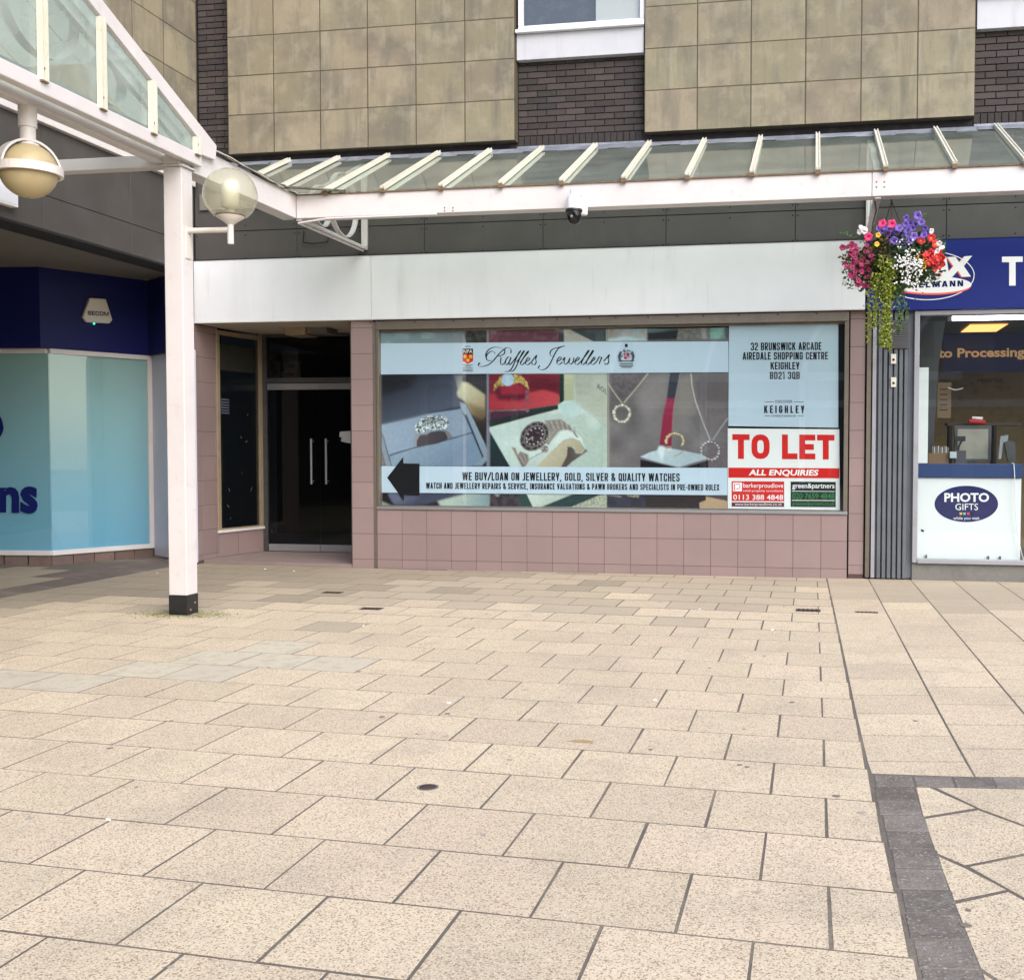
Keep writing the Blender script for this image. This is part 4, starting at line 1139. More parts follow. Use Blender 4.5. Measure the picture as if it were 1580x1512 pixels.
P([*A2((70, 130), (300, 85), (700, -10)), *A1((1150, 1150)), *A2((1215, 60), (1300, 238), (1000, 320), (500, 445), (180, 548), (68, 190))], (136, 154, 174), (114, 132, 152), ((610, 655), (720, 690)))
P(A2((70, 110), (300, 60), (700, -30), (700, 0), (300, 88), (90, 135)), (90, 95, 105), soft=1, amt=.8)
P(A2((185, 560), (500, 458), (800, 395), (1030, 330), (1300, 250), (1445, 580), (1300, 692), (215, 692)), (126, 146, 164), (104, 124, 146), ((650, 680), (680, 720)))
LN(A2((180, 550), (210, 530), (500, 450), (800, 392), (1010, 325), (1180, 272), (1290, 240)), .7, (58, 66, 82), amt=.85)
P(A2((1208, -5), (1228, 0), (1460, 570), (1440, 575)), (24, 33, 52))
P(A2((65, 205), (100, 260), (215, 692), (135, 692), (65, 430)), (124, 136, 148))
LN(A2((66, 225), (110, 330), (170, 560), (212, 690)), .9, (34, 46, 66))
P(A2((65, 470), (135, 692), (65, 692)), (112, 110, 112), soft=1)
P(A2((505, 440), (515, 330), (545, 255), (700, 240), (930, 195), (1000, 240), (1045, 305), (975, 332), (800, 392), (540, 440)), (132, 138, 146), (104, 108, 114), ((640, 680), (695, 670)))
P(A2((550, 436), (556, 345), (600, 275), (690, 268), (740, 236), (850, 216), (935, 228), (972, 300), (972, 332), (830, 392)), (72, 66, 72), (54, 50, 58), ((650, 670), (690, 680)))
P(A2((524, 150), (600, 62), (720, 15), (850, 4), (960, 38), (992, 120), (960, 190), (860, 196), (760, 208), (640, 238), (560, 248), (528, 200)), (52, 68, 78), soft=.4, spk=(1.35, (206, 218, 220)))
P(A2((640, 70), (760, 30), (880, 40), (900, 90), (760, 110), (660, 130)), (40, 52, 62), soft=1, amt=.55)
P(A2((150, 1055), (1260, 1055), (830, 1172), (700, 1212), (250, 1216), (185, 1160)), (88, 94, 116), (58, 62, 82), ((620, 762), (640, 780)), soft=1)
P(A2((68, 1055), (150, 1055), (240, 1218), (68, 1240)), (20, 18, 26), soft=1); P(A2((68, 1170), (150, 1200), (230, 1240), (68, 1240)), (130, 135, 130), soft=1)
P(A2((830, 1172), (1250, 1060), (1545, 1068), (1545, 1250), (860, 1250)), (160, 176, 164), (112, 134, 142), ((690, 770), (755, 775)), soft=1)
P(A2((680, 1212), (830, 1175), (880, 1230), (680, 1240)), (24, 26, 30), soft=1)
P(rect(751.2, 503, 754.6, 720), (112, 113, 128), soft=.4)
# -- middle
P(rect(754.8, 500, 937, 790), (164, 180, 174))
P(B1((38, 60), (935, 60), (935, 235), (38, 240)), (88, 42, 56), (76, 34, 48), ((760, 510), (860, 510)), spk=(6, (96, 52, 64)))
P(B1((930, 60), (1002, 60), (1002, 232), (930, 235)), (32, 38, 44)); P(B1((1002, 60), (1060, 60), (1375, 222), (1002, 232)), (152, 150, 144))
P(B1((1050, 60), (1560, 50), (1560, 225), (1375, 224)), (40, 52, 56), spk=(7, (56, 68, 72)))
P(B1((38, 640), (945, 640), (935, 1030), (550, 1092), (38, 1112)), (104, 30, 46))
P(B1((560, 680), (760, 690), (930, 740), (930, 860), (760, 850), (560, 850)), (84, 20, 36), soft=2)
P(B1((38, 895), (550, 885), (740, 845), (935, 900), (930, 1030), (550, 1086), (38, 1108)), (146, 46, 58), (168, 62, 70), ((760, 615), (860, 610)), soft=1)
P(B1((110, 890), (150, 800), (300, 780), (500, 850), (545, 960), (400, 985), (160, 975)), (84, 22, 40), soft=2)
P(B1((185, 810), (400, 765), (490, 830), (480, 900), (200, 905)), (132, 34, 52), soft=1)
P([*B1((38, 1110), (540, 1095)), *B2((530, 155), (38, 312))], (66, 34, 52), soft=1)
P([*B1((940, 640), (1002, 640), (1002, 1000), (925, 1060), (930, 1100)), *B2((920, 102), (45, 328), (45, 235), (540, 130)), *B1((550, 1092), (920, 1035), (940, 1010))], (30, 40, 42))
P(B1((1002, 640), (1132, 640), (1132, 985), (1002, 1003)), (166, 172, 144), (150, 156, 132), ((872, 580), (884, 618)))
P([*B1((1132, 640), (1560, 640)), *B2((1560, 310), (1150, 0))], (146, 154, 146), (160, 166, 152), ((886, 580), (930, 640)), spk=(24, (158, 166, 156)))
P(B2((45, 342), (930, 100), (922, 40), (1000, -10), (1140, -20), (1560, 320), (1560, 840), (320, 840)), (168, 186, 184), (152, 170, 162), ((800, 640), (930, 700)), spk=(30, (176, 194, 190)))
P(B2((940, 40), (1130, -15), (1300, 130), (1130, 190), (1000, 200)), (156, 184, 188), (176, 192, 188), ((865, 625), (900, 640)), soft=1)
LN(B2((60, 332), (500, 210), (930, 98)), .8, (190, 198, 184)); LN(B2((1150, 310), (1400, 560)), 1.0, (150, 156, 132), amt=.8); LN(B2((1130, 300), (1380, 560)), .7, (186, 196, 186)); LN(B2((1140, 0), (1560, 330)), .9, (138, 146, 130), amt=.9); LN(B2((1000, 205), (1560, 210)), .8, (188, 196, 190), amt=.6)
LN(B2((1300, 460), (1540, 700)), .7, (176, 180, 158), amt=.8)
P(B2((45, 375), (312, 840), (45, 840)), (18, 44, 47), (26, 36, 44), ((756, 680), (770, 720)))
P(B2((325, 580), (380, 592), (412, 690), (500, 838), (462, 838)), (128, 124, 104), (88, 84, 76), ((790, 690), (808, 720)))
P(B2((500, 838), (560, 750), (700, 650), (830, 570), (950, 385), (1050, 362), (1150, 395), (1230, 470), (1275, 600), (1210, 670), (1120, 620), (960, 838)), (188, 204, 200), (158, 174, 170), ((850, 670), (850, 720)))
P(B2((640, 838), (830, 650), (1000, 492), (1100, 466), (1200, 502), (1262, 600), (1205, 668), (1150, 640), (1140, 600), (1100, 578), (1042, 578), (1032, 690), (965, 838)), (172, 168, 146), (146, 142, 122), ((850, 680), (885, 715)))
LN(B2((830, 648), (1000, 492), (1100, 466), (1200, 502), (1262, 600), (1210, 665), (1155, 650), (1138, 600)), .5, (108, 104, 88), amt=.8)
P(B2((1045, 574), (1100, 580), (1135, 615), (1150, 660), (1228, 668), (1272, 602), (1308, 632), (1110, 765), (1030, 838), (962, 838), (1035, 690)), (74, 66, 64), (108, 100, 92), ((880, 700), (905, 690)))
P(B2((398, 690), (440, 635), (545, 680), (545, 765), (500, 838), (462, 818)), (118, 112, 108))
for k in range(6): LN(B2((405 + k * 26, 700 - k * 8), (480 + k * 12, 815 - k * 18)), .7, [(70, 64, 62), (168, 164, 158)][k % 2], amt=.8)
P(B2((750, 240), (870, 228), (960, 225), (1080, 312), (1192, 458), (1165, 462), (1090, 368), (1000, 352), (930, 380), (860, 470), (800, 560), (760, 520), (820, 400)), (128, 124, 120))
for k in range(11):
    a_, b__ = (800 + k * 33, 240 + (k - 3) ** 2 * 1.6), (845 + k * 30, 350 + max(0, k - 4) * 12)
    LN(B2(a_, b__), .75, [(62, 56, 56), (182, 178, 172)][k % 2], amt=.75)
LN(B2((840, 300), (960, 290), (1060, 350)), .6, (60, 56, 56), amt=.7)
c_ = B2((622, 442))[0]
P(oval(c_[0], c_[1], 25.6, 20.2, 40, rot=-.80), (128, 126, 122), spk=(1.6, (84, 80, 78)))
P(oval(c_[0], c_[1], 23.8, 18.4, 40, rot=-.80), (44, 38, 44), spk=(3, (60, 54, 60)))
for (a, b) in zip(*(lambda o, i_: (o, i_))(oval(c_[0], c_[1], 18.4, 13.6, 40, rot=-.80), oval(c_[0], c_[1], 18.4, 13.6, 41, rot=-.80)[1:])): pass
P(oval(c_[0], c_[1], 18.8, 14.2, 40, rot=-.80), (134, 128, 130)); P(oval(c_[0], c_[1], 17.7, 13.1, 40, rot=-.80), (52, 40, 48), spk=(4, (42, 34, 40)))
for k in range(12):
    a = 2 * PI * k / 12 + .2; c, s_ = math.cos(-.8), math.sin(-.8); u, v = 14.6 * math.cos(a), 10.2 * math.sin(a)
    P(oval(c_[0] + u * c - v * s_, c_[1] + u * s_ + v * c, 1.15, 1.15, 8), (200, 198, 202), soft=0)
    u, v = 21.2 * math.cos(a + .2), 16.2 * math.sin(a + .2); P(oval(c_[0] + u * c - v * s_, c_[1] + u * s_ + v * c, .8, .8, 8), (150, 146, 146), soft=0)
LN(B2((515, 500), (610, 455)), .8, (190, 188, 190), soft=0); LN(B2((640, 395), (690, 400)), .6, (150, 140, 146), soft=0); LN(B2((600, 500), (590, 440)), .7, (170, 168, 172), soft=0)
for k in range(9): LN(B2((690 + k * 14, 540 - k * 12), (712 + k * 14, 556 - k * 12)), .8, [(196, 194, 190), (70, 66, 66)][k % 2], soft=0)
P(B2((700, 590), (740, 560), (790, 565), (802, 620), (760, 655), (715, 640)), (148, 148, 142), spk=(2, (96, 94, 90)))
LN(B2((545, 745), (640, 690), (720, 650), (790, 640)), .8, (78, 74, 68)); LN(B2((810, 480), (850, 400), (900, 360)), 1.2, (150, 144, 130))
P(oval(*B1((278, 715))[0], 9.9, 9.9, 24), (146, 172, 194), spk=(9, (158, 182, 200)))
P(B1((96, 865), (105, 775), (180, 680), (205, 655), (200, 740), (232, 795), (160, 800), (115, 840)), (180, 162, 96), spk=(1.5, (110, 88, 46)))
P(B1((352, 645), (440, 650), (530, 745), (552, 850), (500, 800), (430, 750), (335, 775), (362, 740)), (186, 166, 100), spk=(1.5, (112, 88, 46)))
P(B1((498, 850), (552, 850), (552, 1120), (502, 1115)), (132, 66, 82), amt=.8); P(B1((510, 860), (545, 860), (545, 980), (505, 970)), (88, 52, 66), spk=(2, (120, 84, 92)))
P(B2((45, 1175), (425, 1175), (425, 1350), (45, 1350)), (36, 30, 38), spk=(6, (58, 50, 58))); P(B2((100, 1185), (180, 1185), (150, 1215)), (150, 156, 165), soft=1)
P(B2((425, 1175), (520, 1175), (602, 1350), (425, 1350)), (30, 56, 56)); P(B2((515, 1172), (1135, 1175), (705, 1350), (602, 1350)), (176, 190, 180), (158, 172, 164), ((815, 765), (850, 780)))
P(B2((1130, 1175), (1490, 1185), (1100, 1350), (705, 1350)), (20, 48, 50)); P(B2((1490, 1185), (1560, 1185), (1560, 1350), (1090, 1350)), (122, 132, 116), spk=(1.4, (160, 166, 146)))
P(rect(934.8, 503, 937, 720), (168, 178, 164), amt=.6)
# -- right
P(rect(937, 500, 1125, 790), (98, 95, 97))
nz_ = vnoise(26, 3)[..., None]; mk_ = mask(rect(937, 574, 1125, 790), 0)[..., None]; IMG = IMG * (1 - mk_) + IMG * mk_ * (.72 + .6 * nz_)
P(C1((150, 600), (560, 600), (430, 750), (240, 960), (60, 700), (70, 600)), (74, 68, 74), soft=3, amt=.8, spk=(3, (92, 84, 88)))
P(C1((560, 640), (800, 620), (750, 1000), (500, 1100), (400, 900)), (124, 120, 120), soft=5, amt=.7)
P(C1((900, 640), (1070, 640), (1160, 1106), (880, 1106)), (124, 120, 114), soft=4, amt=.7)
P(C1((1090, 600), (1525, 600), (1525, 1106), (1220, 1106)), (84, 78, 80), soft=4, amt=.75)
P(C2((1080, 0), (1500, 0), (1500, 200), (1330, 440), (1200, 200)), (104, 100, 100), soft=5, amt=.6)
P(C2((1280, 480), (1525, 480), (1525, 805), (1280, 805)), (88, 80, 86), soft=4, amt=.8, spk=(3, (96, 88, 94)))
P(rect(937.6, 503, 939.6, 720), (150, 150, 138), amt=.7)
P(C1((60, 30), (545, 30), (545, 205), (60, 212)), (136, 132, 124), (140, 168, 178), ((945, 515), (992, 515)), spk=(7, (150, 150, 146))); P(C1((70, 185), (300, 150), (540, 200), (60, 215)), (162, 184, 190), soft=1)
P(C1((545, 90), (930, 60), (905, 190), (545, 198)), (34, 36, 42), soft=1); P(C1((545, 30), (930, 30), (925, 75), (550, 105)), (96, 116, 118), (70, 84, 88), ((1010, 503), (1040, 505)), soft=1)
P(C1((930, 25), (1310, 25), (1310, 182), (905, 190)), (96, 96, 92), spk=(3, (112, 112, 106))); P(C1((1195, 25), (1260, 25), (1270, 182), (1210, 184)), (132, 136, 132), soft=1)
P(C1((1310, 30), (1490, 25), (1500, 178), (1312, 182)), (126, 172, 160), (96, 128, 122), ((1098, 505), (1120, 512)), soft=1, spk=(3, (112, 152, 142))); P(C1((1480, 20), (1540, 20), (1540, 178), (1495, 180)), (76, 80, 82), soft=1)
P(C1((822, 590), (946, 590), (880, 910), (780, 910)), (46, 50, 60)); P([*C1((780, 905), (882, 905)), *C2((862, 100), (838, 545), (690, 528), (730, 200))], (132, 36, 66), (118, 28, 54), ((1030, 620), (1030, 690)))
LN([*C1((945, 595), (885, 900)), *C2((862, 120), (845, 380))], .8, (150, 146, 142), amt=.6)
LN(C1((62, 715), (150, 850), (235, 965)), 1.3, (172, 168, 148)); LN(C1((555, 600), (420, 770), (255, 965)), 1.4, (176, 172, 150))
LN(C1((1075, 600), (1085, 740), (1130, 940), (1190, 1106)), 1.4, (182, 180, 170)); LN(C2((1130, 0), (1230, 270), (1312, 470)), 1.5, (166, 168, 172)); LN(C2((1525, 200), (1430, 330), (1340, 470)), 1.3, (158, 160, 166))
def jewel_ring(cx_, cy_, rx, ry, n_, hi, lo, a0=0.0, a1=2 * PI, sz=2.4):
    for k in range(n_):
        a = a0 + (a1 - a0) * k / n_; rr = sz * rng.uniform(.75, 1.2); x, y = cx_ + rx * math.cos(a) + rng.uniform(-.6, .6), cy_ - ry * math.sin(a) + rng.uniform(-.6, .6)
        P(oval(x, y, rr + .5, rr * .8 + .5, 8), lo, soft=0); P(oval(x - .3, y - .4, rr * .8, rr * .55, 8), hi, soft=0)
c2 = C2((235, 145))[0]; jewel_ring(c2[0], c2[1], 12.6, 12.6, 20, (222, 222, 208), (112, 110, 100))
c2 = C2((1312, 600))[0]; jewel_ring(c2[0], c2[1], 14, 13.6, 18, (190, 188, 190), (70, 64, 70))
P([*C2((455, 672), (560, 620), (665, 590), (690, 545), (850, 572), (1000, 600), (1200, 640), (1292, 690), (1100, 742), (935, 802), (700, 742))], (164, 182, 190), (146, 164, 172), ((1000, 695), (1060, 720)))
P(C2((665, 600), (690, 540), (745, 545), (760, 600), (720, 720)), (186, 200, 206), soft=1)
P(C2((457, 702), (935, 808), (1282, 702), (1282, 812), (457, 812)), (26, 20, 26)); LN(C2((458, 690), (930, 800), (1285, 698)), 1.1, (112, 110, 122)); LN(C2((960, 806), (1275, 712)), .7, (118, 112, 122))
c2 = C2((882, 480))[0]; jewel_ring(c2[0], c2[1], 13.6, 11.6, 17, (214, 208, 176), (120, 106, 72), -.6, PI + .5, 1.9)
LN(C2((1000, 590), (930, 640), (870, 662)), 1.6, (140, 134, 110)); P(C2((780, 550), (835, 545), (840, 585), (790, 600)), (200, 198, 186), spk=(1.5, (130, 124, 108)))
P(C2((50, 1125), (530, 1125), (530, 1310), (50, 1310)), (30, 34, 48), spk=(8, (40, 44, 58))); P(C2((520, 1125), (1260, 1125), (1255, 1200), (1180, 1230), (1185, 1310), (520, 1310)), (28, 22, 26))
P(C2((1258, 1150), (1520, 1205), (1520, 1310), (1185, 1310), (1178, 1232), (1255, 1200)), (158, 136, 108)); P(C2((1258, 1120), (1520, 1130), (1520, 1208), (1260, 1155)), (62, 56, 62))
for k in range(4): LN(C2((60 + k * 40, 1135 + k * 3), (230, 1160)), .7, (150, 146, 116), amt=.7)
P(C2((290, 1130), (450, 1130), (430, 1168), (320, 1160)), (146, 138, 110), spk=(2, (90, 84, 64)), soft=.4)
IMG = np.clip(IMG * (0.94 + .12 * vnoise(3, 11)[..., None]) * (0.97 + .06 * np.random.RandomState(2).rand(RH_, RW_, 1)), 0, 1)
def colour_print(name, x0, x1, ytop, ybot, parent, e, label):
    """grid mesh over the measured outline, coloured from IMG; ytop/ybot give the edge heights at x"""
    st_ = 1.15; nx, ny = int((x1 - x0) / st_) + 1, int((ybot(x0) - ytop(x0)) / st_) + 1
    vs, cs = [], []
    for j in range(ny + 1):
        for i_ in range(nx + 1):
            x = x0 + (x1 - x0) * i_ / nx; y = ytop(x) + (ybot(x) - ytop(x)) * j / ny
            vs.append(V.at(x, y, e)); u, v = min(max(x - RX_ - .5, 0), RW_ - 1.001), min(max(y - RY_ - .5, 0), RH_ - 1.001)
            iu, iv = int(u), int(v); fu, fv = u - iu, v - iv
            c = (IMG[iv, iu] * (1 - fu) + IMG[iv, iu + 1] * fu) * (1 - fv) + (IMG[iv + 1, iu] * (1 - fu) + IMG[iv + 1, iu + 1] * fu) * fv
            cs += [c[0], c[1], c[2], 1.0]
    fs = [(j * (nx + 1) + i_, (j + 1) * (nx + 1) + i_, (j + 1) * (nx + 1) + i_ + 1, j * (nx + 1) + i_ + 1) for j in range(ny) for i_ in range(nx)]
    me = bpy.data.meshes.new(name); me.from_pydata([tuple(v) for v in vs], [], fs)
    ca = me.color_attributes.new('print_colour', 'FLOAT_COLOR', 'POINT'); ca.data.foreach_set('color', cs)
    me.materials.append(MATS['photo_ink']); me.update()
    o = link(name, me, parent); o['label'] = label
M_ = mat('photo_ink', (1, 1, 1), 0.5, spec=.08)
an = M_.node_tree.nodes.new('ShaderNodeVertexColor'); an.layer_name = 'print_colour'
mg = M_.node_tree.nodes.new('ShaderNodeMix'); mg.data_type = 'RGBA'; mg.blend_type = 'MULTIPLY'; mg.inputs[0].default_value = 1; mg.inputs[7].default_value = (1.22, 1.22, 1.22, 1)
M_.node_tree.links.new(an.outputs[0], mg.inputs[6]); M_.node_tree.links.new(mg.outputs[2], M_.node_tree.nodes['Principled BSDF'].inputs['Base Color'])
tp_ = lambda x: 511 - (x - 586) * .0095
bt_ = lambda x: 780 + (x - 586) * .009
colour_print('photo_print', 586.2, 754.8, tp_, bt_, gr, .001, 'photo of a diamond ring in an open grey box')
colour_print('photo_print', 755.0, 937.2, tp_, bt_, gr, .001, 'photo of steel and gold wrist watches in green and red boxes')
colour_print('photo_print', 937.4, 1124.0, tp_, bt_, gr, .001, 'photo of ring pendants on chains and a ring on a white cushion')
text('ROL', V, [(922.5, 592), (937, 602), (936.5, 609), (921.5, 599)], 'ph_brown', gr, .003)
z5 = lambda x, y: (560 + x / 4.727, 480 + y / 4.727)
z6 = lambda x, y: (840 + x / 4.727, 480 + y / 4.727)
# bands
nb_ = flat('name_band', V, [[(586, 530), (1124, 527), (1124, 574.5), (586, 578)]], ['vinyl_band'], gr, .013)
sb_ = flat('slogan_band', V, [[(587.5, 719), (1122.5, 722), (1122.5, 764), (588, 760)]], ['vinyl_band'], gr, .013)
flat('arrow', V, [[(598, 737), (623, 705), (623, 715), (648, 715.5), (648, 764), (624, 763.5), (624, 773.5)]], ['black_print'], gr, .0150)
block('WE BUY/LOAN ON JEWELLERY, GOLD, SILVER & QUALITY WATCHES', V, tq(714, 728.5, 1049, 741.0, .0058), 'black_print', gr, .0145)
block('WATCH AND JEWELLERY REPAIRS & SERVICE, INSURANCE VALUATIONS & PAWN BROKERS AND SPECIALISTS IN PRE-OWNED ROLEX', V, tq(658, 744.6, 1110, 754.0, .0062), 'black_print', gr, .0145, t=.16)
# script name
A5 = lambda pts: [z5(*p) for p in pts]
A6 = lambda pts: [z6(*p) for p in pts]
def sh(pts, dx, dy=0): return [(x + dx, y + dy) for x, y in pts]
st = []
TH, TK = .42, 1.9
N3 = lambda pts: zz(750, 500, 8.316, pts)
for pts in ([(-85, 500), (-92, 540), (-30, 545), (40, 520), (100, 470), (150, 410), (195, 360), (232, 330)],
            [(60, 480), (15, 450), (0, 400), (30, 340), (100, 302), (180, 305), (240, 335), (238, 380), (200, 405), (150, 415)],
            [(120, 385), (95, 350), (40, 370), (8, 420), (20, 470), (70, 470)],
            [(160, 410), (195, 430), (190, 480), (200, 525), (235, 510), (262, 480)],
            [(235, 345), (260, 308), (310, 315), (325, 345), (320, 378)],
            [(305, 425), (285, 428), (255, 470), (248, 510), (268, 525), (300, 490), (325, 435)], [(325, 428), (300, 495), (305, 525), (345, 490)],
            [(345, 490), (390, 430), (440, 360), (448, 345), (420, 380), (380, 470), (340, 560), (300, 605), (245, 612)],
            [(395, 490), (450, 420), (490, 360), (492, 345), (462, 385), (425, 470), (385, 560), (345, 605), (300, 608)],
            [(440, 500), (500, 420), (545, 365), (545, 348), (515, 385), (470, 460), (445, 515), (470, 525), (500, 495)],
            [(500, 495), (545, 470), (565, 445), (548, 430), (518, 470), (512, 515), (540, 525), (585, 490)],
            [(585, 490), (630, 430), (655, 405), (640, 450), (648, 490), (625, 525), (595, 520), (600, 500)],
            [(690, 540), (675, 565), (710, 590), (770, 575), (820, 520), (860, 440), (895, 370), (940, 310), (1015, 282)],
            [(1015, 282), (940, 300), (860, 325), (825, 370), (835, 410), (862, 420)],
            [(905, 490), (950, 465), (970, 435), (950, 425), (918, 465), (915, 510), (945, 520), (985, 490)],
            [(985, 470), (1015, 430), (1005, 480), (1015, 520), (1050, 500), (1080, 440), (1068, 490), (1085, 520), (1120, 490), (1130, 440), (1120, 430)],
            [(1130, 490), (1180, 465), (1200, 440), (1185, 428), (1150, 470), (1148, 512), (1175, 522), (1215, 490)],
            [(1215, 490), (1270, 420), (1320, 355), (1318, 340), (1285, 385), (1240, 470), (1228, 512), (1250, 522), (1285, 490)],
            [(1285, 490), (1335, 420), (1378, 355), (1376, 340), (1345, 385), (1300, 470), (1290, 512), (1312, 522), (1345, 490)],
            [(1345, 490), (1385, 465), (1402, 440), (1390, 428), (1358, 470), (1352, 512), (1380, 520), (1425, 480)],
            [(1425, 480), (1455, 425), (1468, 432), (1490, 430), (1470, 470), (1455, 515)],
            [(1510, 480), (1560, 425), (1585, 395), (1570, 440), (1578, 480), (1560, 515), (1530, 520), (1530, 500)]):
    st.append(stroke(N3(pts), TH, TK))
flat('pen_dots', V, [oval(*zz(750, 500, 8.316, [(688, 543)])[0], 1.3, 1.3, 10), oval(*zz(750, 500, 8.316, [(-80, 508)])[0], 1.3, 1.3, 10)], ['black_print'], gr, .0147)
ribbon('script_name', V, st, 'black_print', gr, .0146)
# pawnbrokers' shield
flat('shield', V, [
    ([z5(730, 275), z5(806, 275), z5(806, 365), z5(768, 387), z5(730, 365)], 0),
    ([z5(730, 275), z5(806, 275), z5(806, 315), z5(730, 315)], 1),
    (oval(*z5(748, 333), 2.8, 2.8, 14), 2), (oval(*z5(789, 333), 2.8, 2.8, 14), 2), (oval(*z5(768, 360), 2.8, 2.8, 14), 2),
    (rect(*z5(730, 393), *z5(806, 396)), 1), (rect(*z5(745, 402), *z5(792, 406)), 1), (rect(*z5(730, 416), *z5(806, 420)), 1), (rect(*z5(732, 430), *z5(804, 433)), 1), (rect(*z5(730, 438), *z5(806, 441)), 1), (rect(*z5(748, 257), *z5(787, 262)), 1)],
    ['red_print', 'black_print', 'petal_yellow'], gr, .0142)
text('NPA', V, [z5(736, 283), z5(801, 283), z5(801, 308), z5(736, 308)], 'white_print', gr, .0175)
# small coat of arms
ca = [(oval(*z6(601, 330), 4.0, 5.2, 12), 0), (rect(*z6(583, 305), *z6(601, 332)), 2), (rect(*z6(601, 305), *z6(620, 332)), 1), (rect(*z6(583, 332), *z6(601, 352)), 1), (rect(*z6(601, 332), *z6(620, 352)), 2)]
rs = random.Random(3)
for i in range(30):
    a = rs.uniform(0, PI); r_ = rs.uniform(6, 12.5); ca.append((oval(967 + r_ * math.cos(a) * .95, 551 - r_ * math.sin(a) * .9 + rs.uniform(-1, 3), rs.uniform(.5, 1.2), rs.uniform(.5, 1.3), 6), rs.choice([0, 0, 3, 3])))
for sx_ in (-1, 1):
    ca.append(([(967 + sx_ * 7, 545), (967 + sx_ * 10, 542), (967 + sx_ * 13, 550), (967 + sx_ * 11, 557), (967 + sx_ * 7, 559), (967 + sx_ * 9, 552)], 3))
ca += [(rect(955, 556.5, 979, 558), 3), (rect(957, 561, 977, 562), 0), (rect(956, 564, 978, 565), 0), (rect(959, 566.5, 975, 567.5), 0), (rect(965, 531, 969, 536), 0)]
flat('coat_of_arms', V, ca, ['black_print', 'red_print', 'ph_lilac', 'ph_slate'], gr, .0142)
# pale streaks of old reflections are left to the glass; address film
ad = thing('address_film', 'pale blue window film printed with the arcade address, above the red TO LET poster', 'window film', (3.3, YV, 1.75))
flat('film_sheet', V, [[(1125, 502), (1293.5, 498.5), (1293.5, 660), (1124, 657.5)]], ['vinyl_address'], ad, .010)
for s_, q in (('32 BRUNSWICK ARCADE', tq(1158.5, 529, 1267.5, 541, -.006)), ('AIREDALE SHOPPING CENTRE', tq(1146, 543.8, 1277.5, 555.5, -.004)), ('KEIGHLEY', tq(1189, 559, 1233.5, 570.5, -.003)), ('BD21 3QB', tq(1188, 574, 1234, 585.3, -.003))):
    block(s_, V, q, 'black_print', ad, .0115)
block('KEIGHLEY', V, tq(1179, 626, 1241, 637.5), 'black_print', ad, .0115, t=.17, gap=.28)
text('DISCOVER', V, tq(1196.5, 617.5, 1223, 622), 'black_print', ad, .0115, .006)
text('POWERED BY KEIGHLEY BID', V, tq(1191, 640.5, 1228, 643.3), 'black_print', ad, .0115, .002)
flat('rule', V, [rect(1180, 619.8, 1194, 620.6), rect(1225, 619.8, 1240, 620.6), rect(1180, 641.5, 1189, 642.2), rect(1231, 641.5, 1240, 642.2)], ['black_print'], ad, .0115)
# TO LET poster
tl = thing('to_let_poster', 'white and red TO LET poster in the lower right corner of the jewellers window', 'poster', (3.3, YV, .8))
flat('poster_sheet', V, [[(1123, 661), (1295, 662.5), (1296, 787), (1123, 784.5)]], ['poster_white'], tl, .012)
block('TO LET', V, tq(1130, 670, 1287.5, 708, .006), 'red_print', tl, .0135, t=.235, W=.72, r=.30, gap=.07)
flat('red_stripe', V, [[(1124, 721.5), (1295, 722.5), (1295, 738), (1124, 737)]], ['red_print'], tl, .0135)
text('ALL ENQUIRIES', V, tq(1155, 724.3, 1261.5, 735.2, .004, 2.0), 'white_print', tl, .0148, .03)
flat('red_box', V, [rect(1129, 742.5, 1210, 773, .4)], ['red_print'], tl, .0135)
flat('dark_strip', V, [rect(1129, 775, 1210, 781.5, .4)], ['red_dark_print'], tl, .0135)
flat('green_box', V, [rect(1220, 743, 1289.5, 782, .5)], ['green_black_print'], tl, .0135)
flat('rule', V, [rect(1222, 757.4, 1288, 758.2, .4), rect(1222, 771.4, 1288, 772.3, .4)], ['white_print'], tl, .0148)
flat('logo_tile', V, [rect(1131, 744.5, 1145, 758)], ['white_print'], tl, .0148)
ribbon('logo_mark', V, [stroke([(1133.5, 746), (1133.5, 757)], 1.3, curve=False), stroke([(1135, 747.5), (1140, 746.8), (1142, 750.5), (1140, 754), (1136, 754.5)], .9)], 'red_print', tl, .016)
text('barkerproudlove', V, tq(1147, 745.5, 1208.5, 754.5, .004), 'white_print', tl, .0148, .008)
text('retail property consultants', V, tq(1147, 755.2, 1208, 759.6, .004), 'white_print', tl, .0148, .0)
text('0113 388 4848', V, tq(1131.5, 763, 1208.5, 771, .004), 'white_print', tl, .0148, .008)
text('www.barkerproudlove.co.uk', V, tq(1134, 776, 1206.5, 780.8, .004), 'white_print', tl, .0148, .0)
text('green&partners', V, tq(1222.5, 745.5, 1287.5, 755.5, .004), 'white_print', tl, .0148, .012)
text('020 7659 4848', V, tq(1222.5, 760.5, 1287.5, 769.8, .004), 'green_print', tl, .0148, .008)
text('greenandpartners.co.uk', V, tq(1222.5, 773.6, 1287.5, 781, .004), 'green_print', tl, .0148, .004)

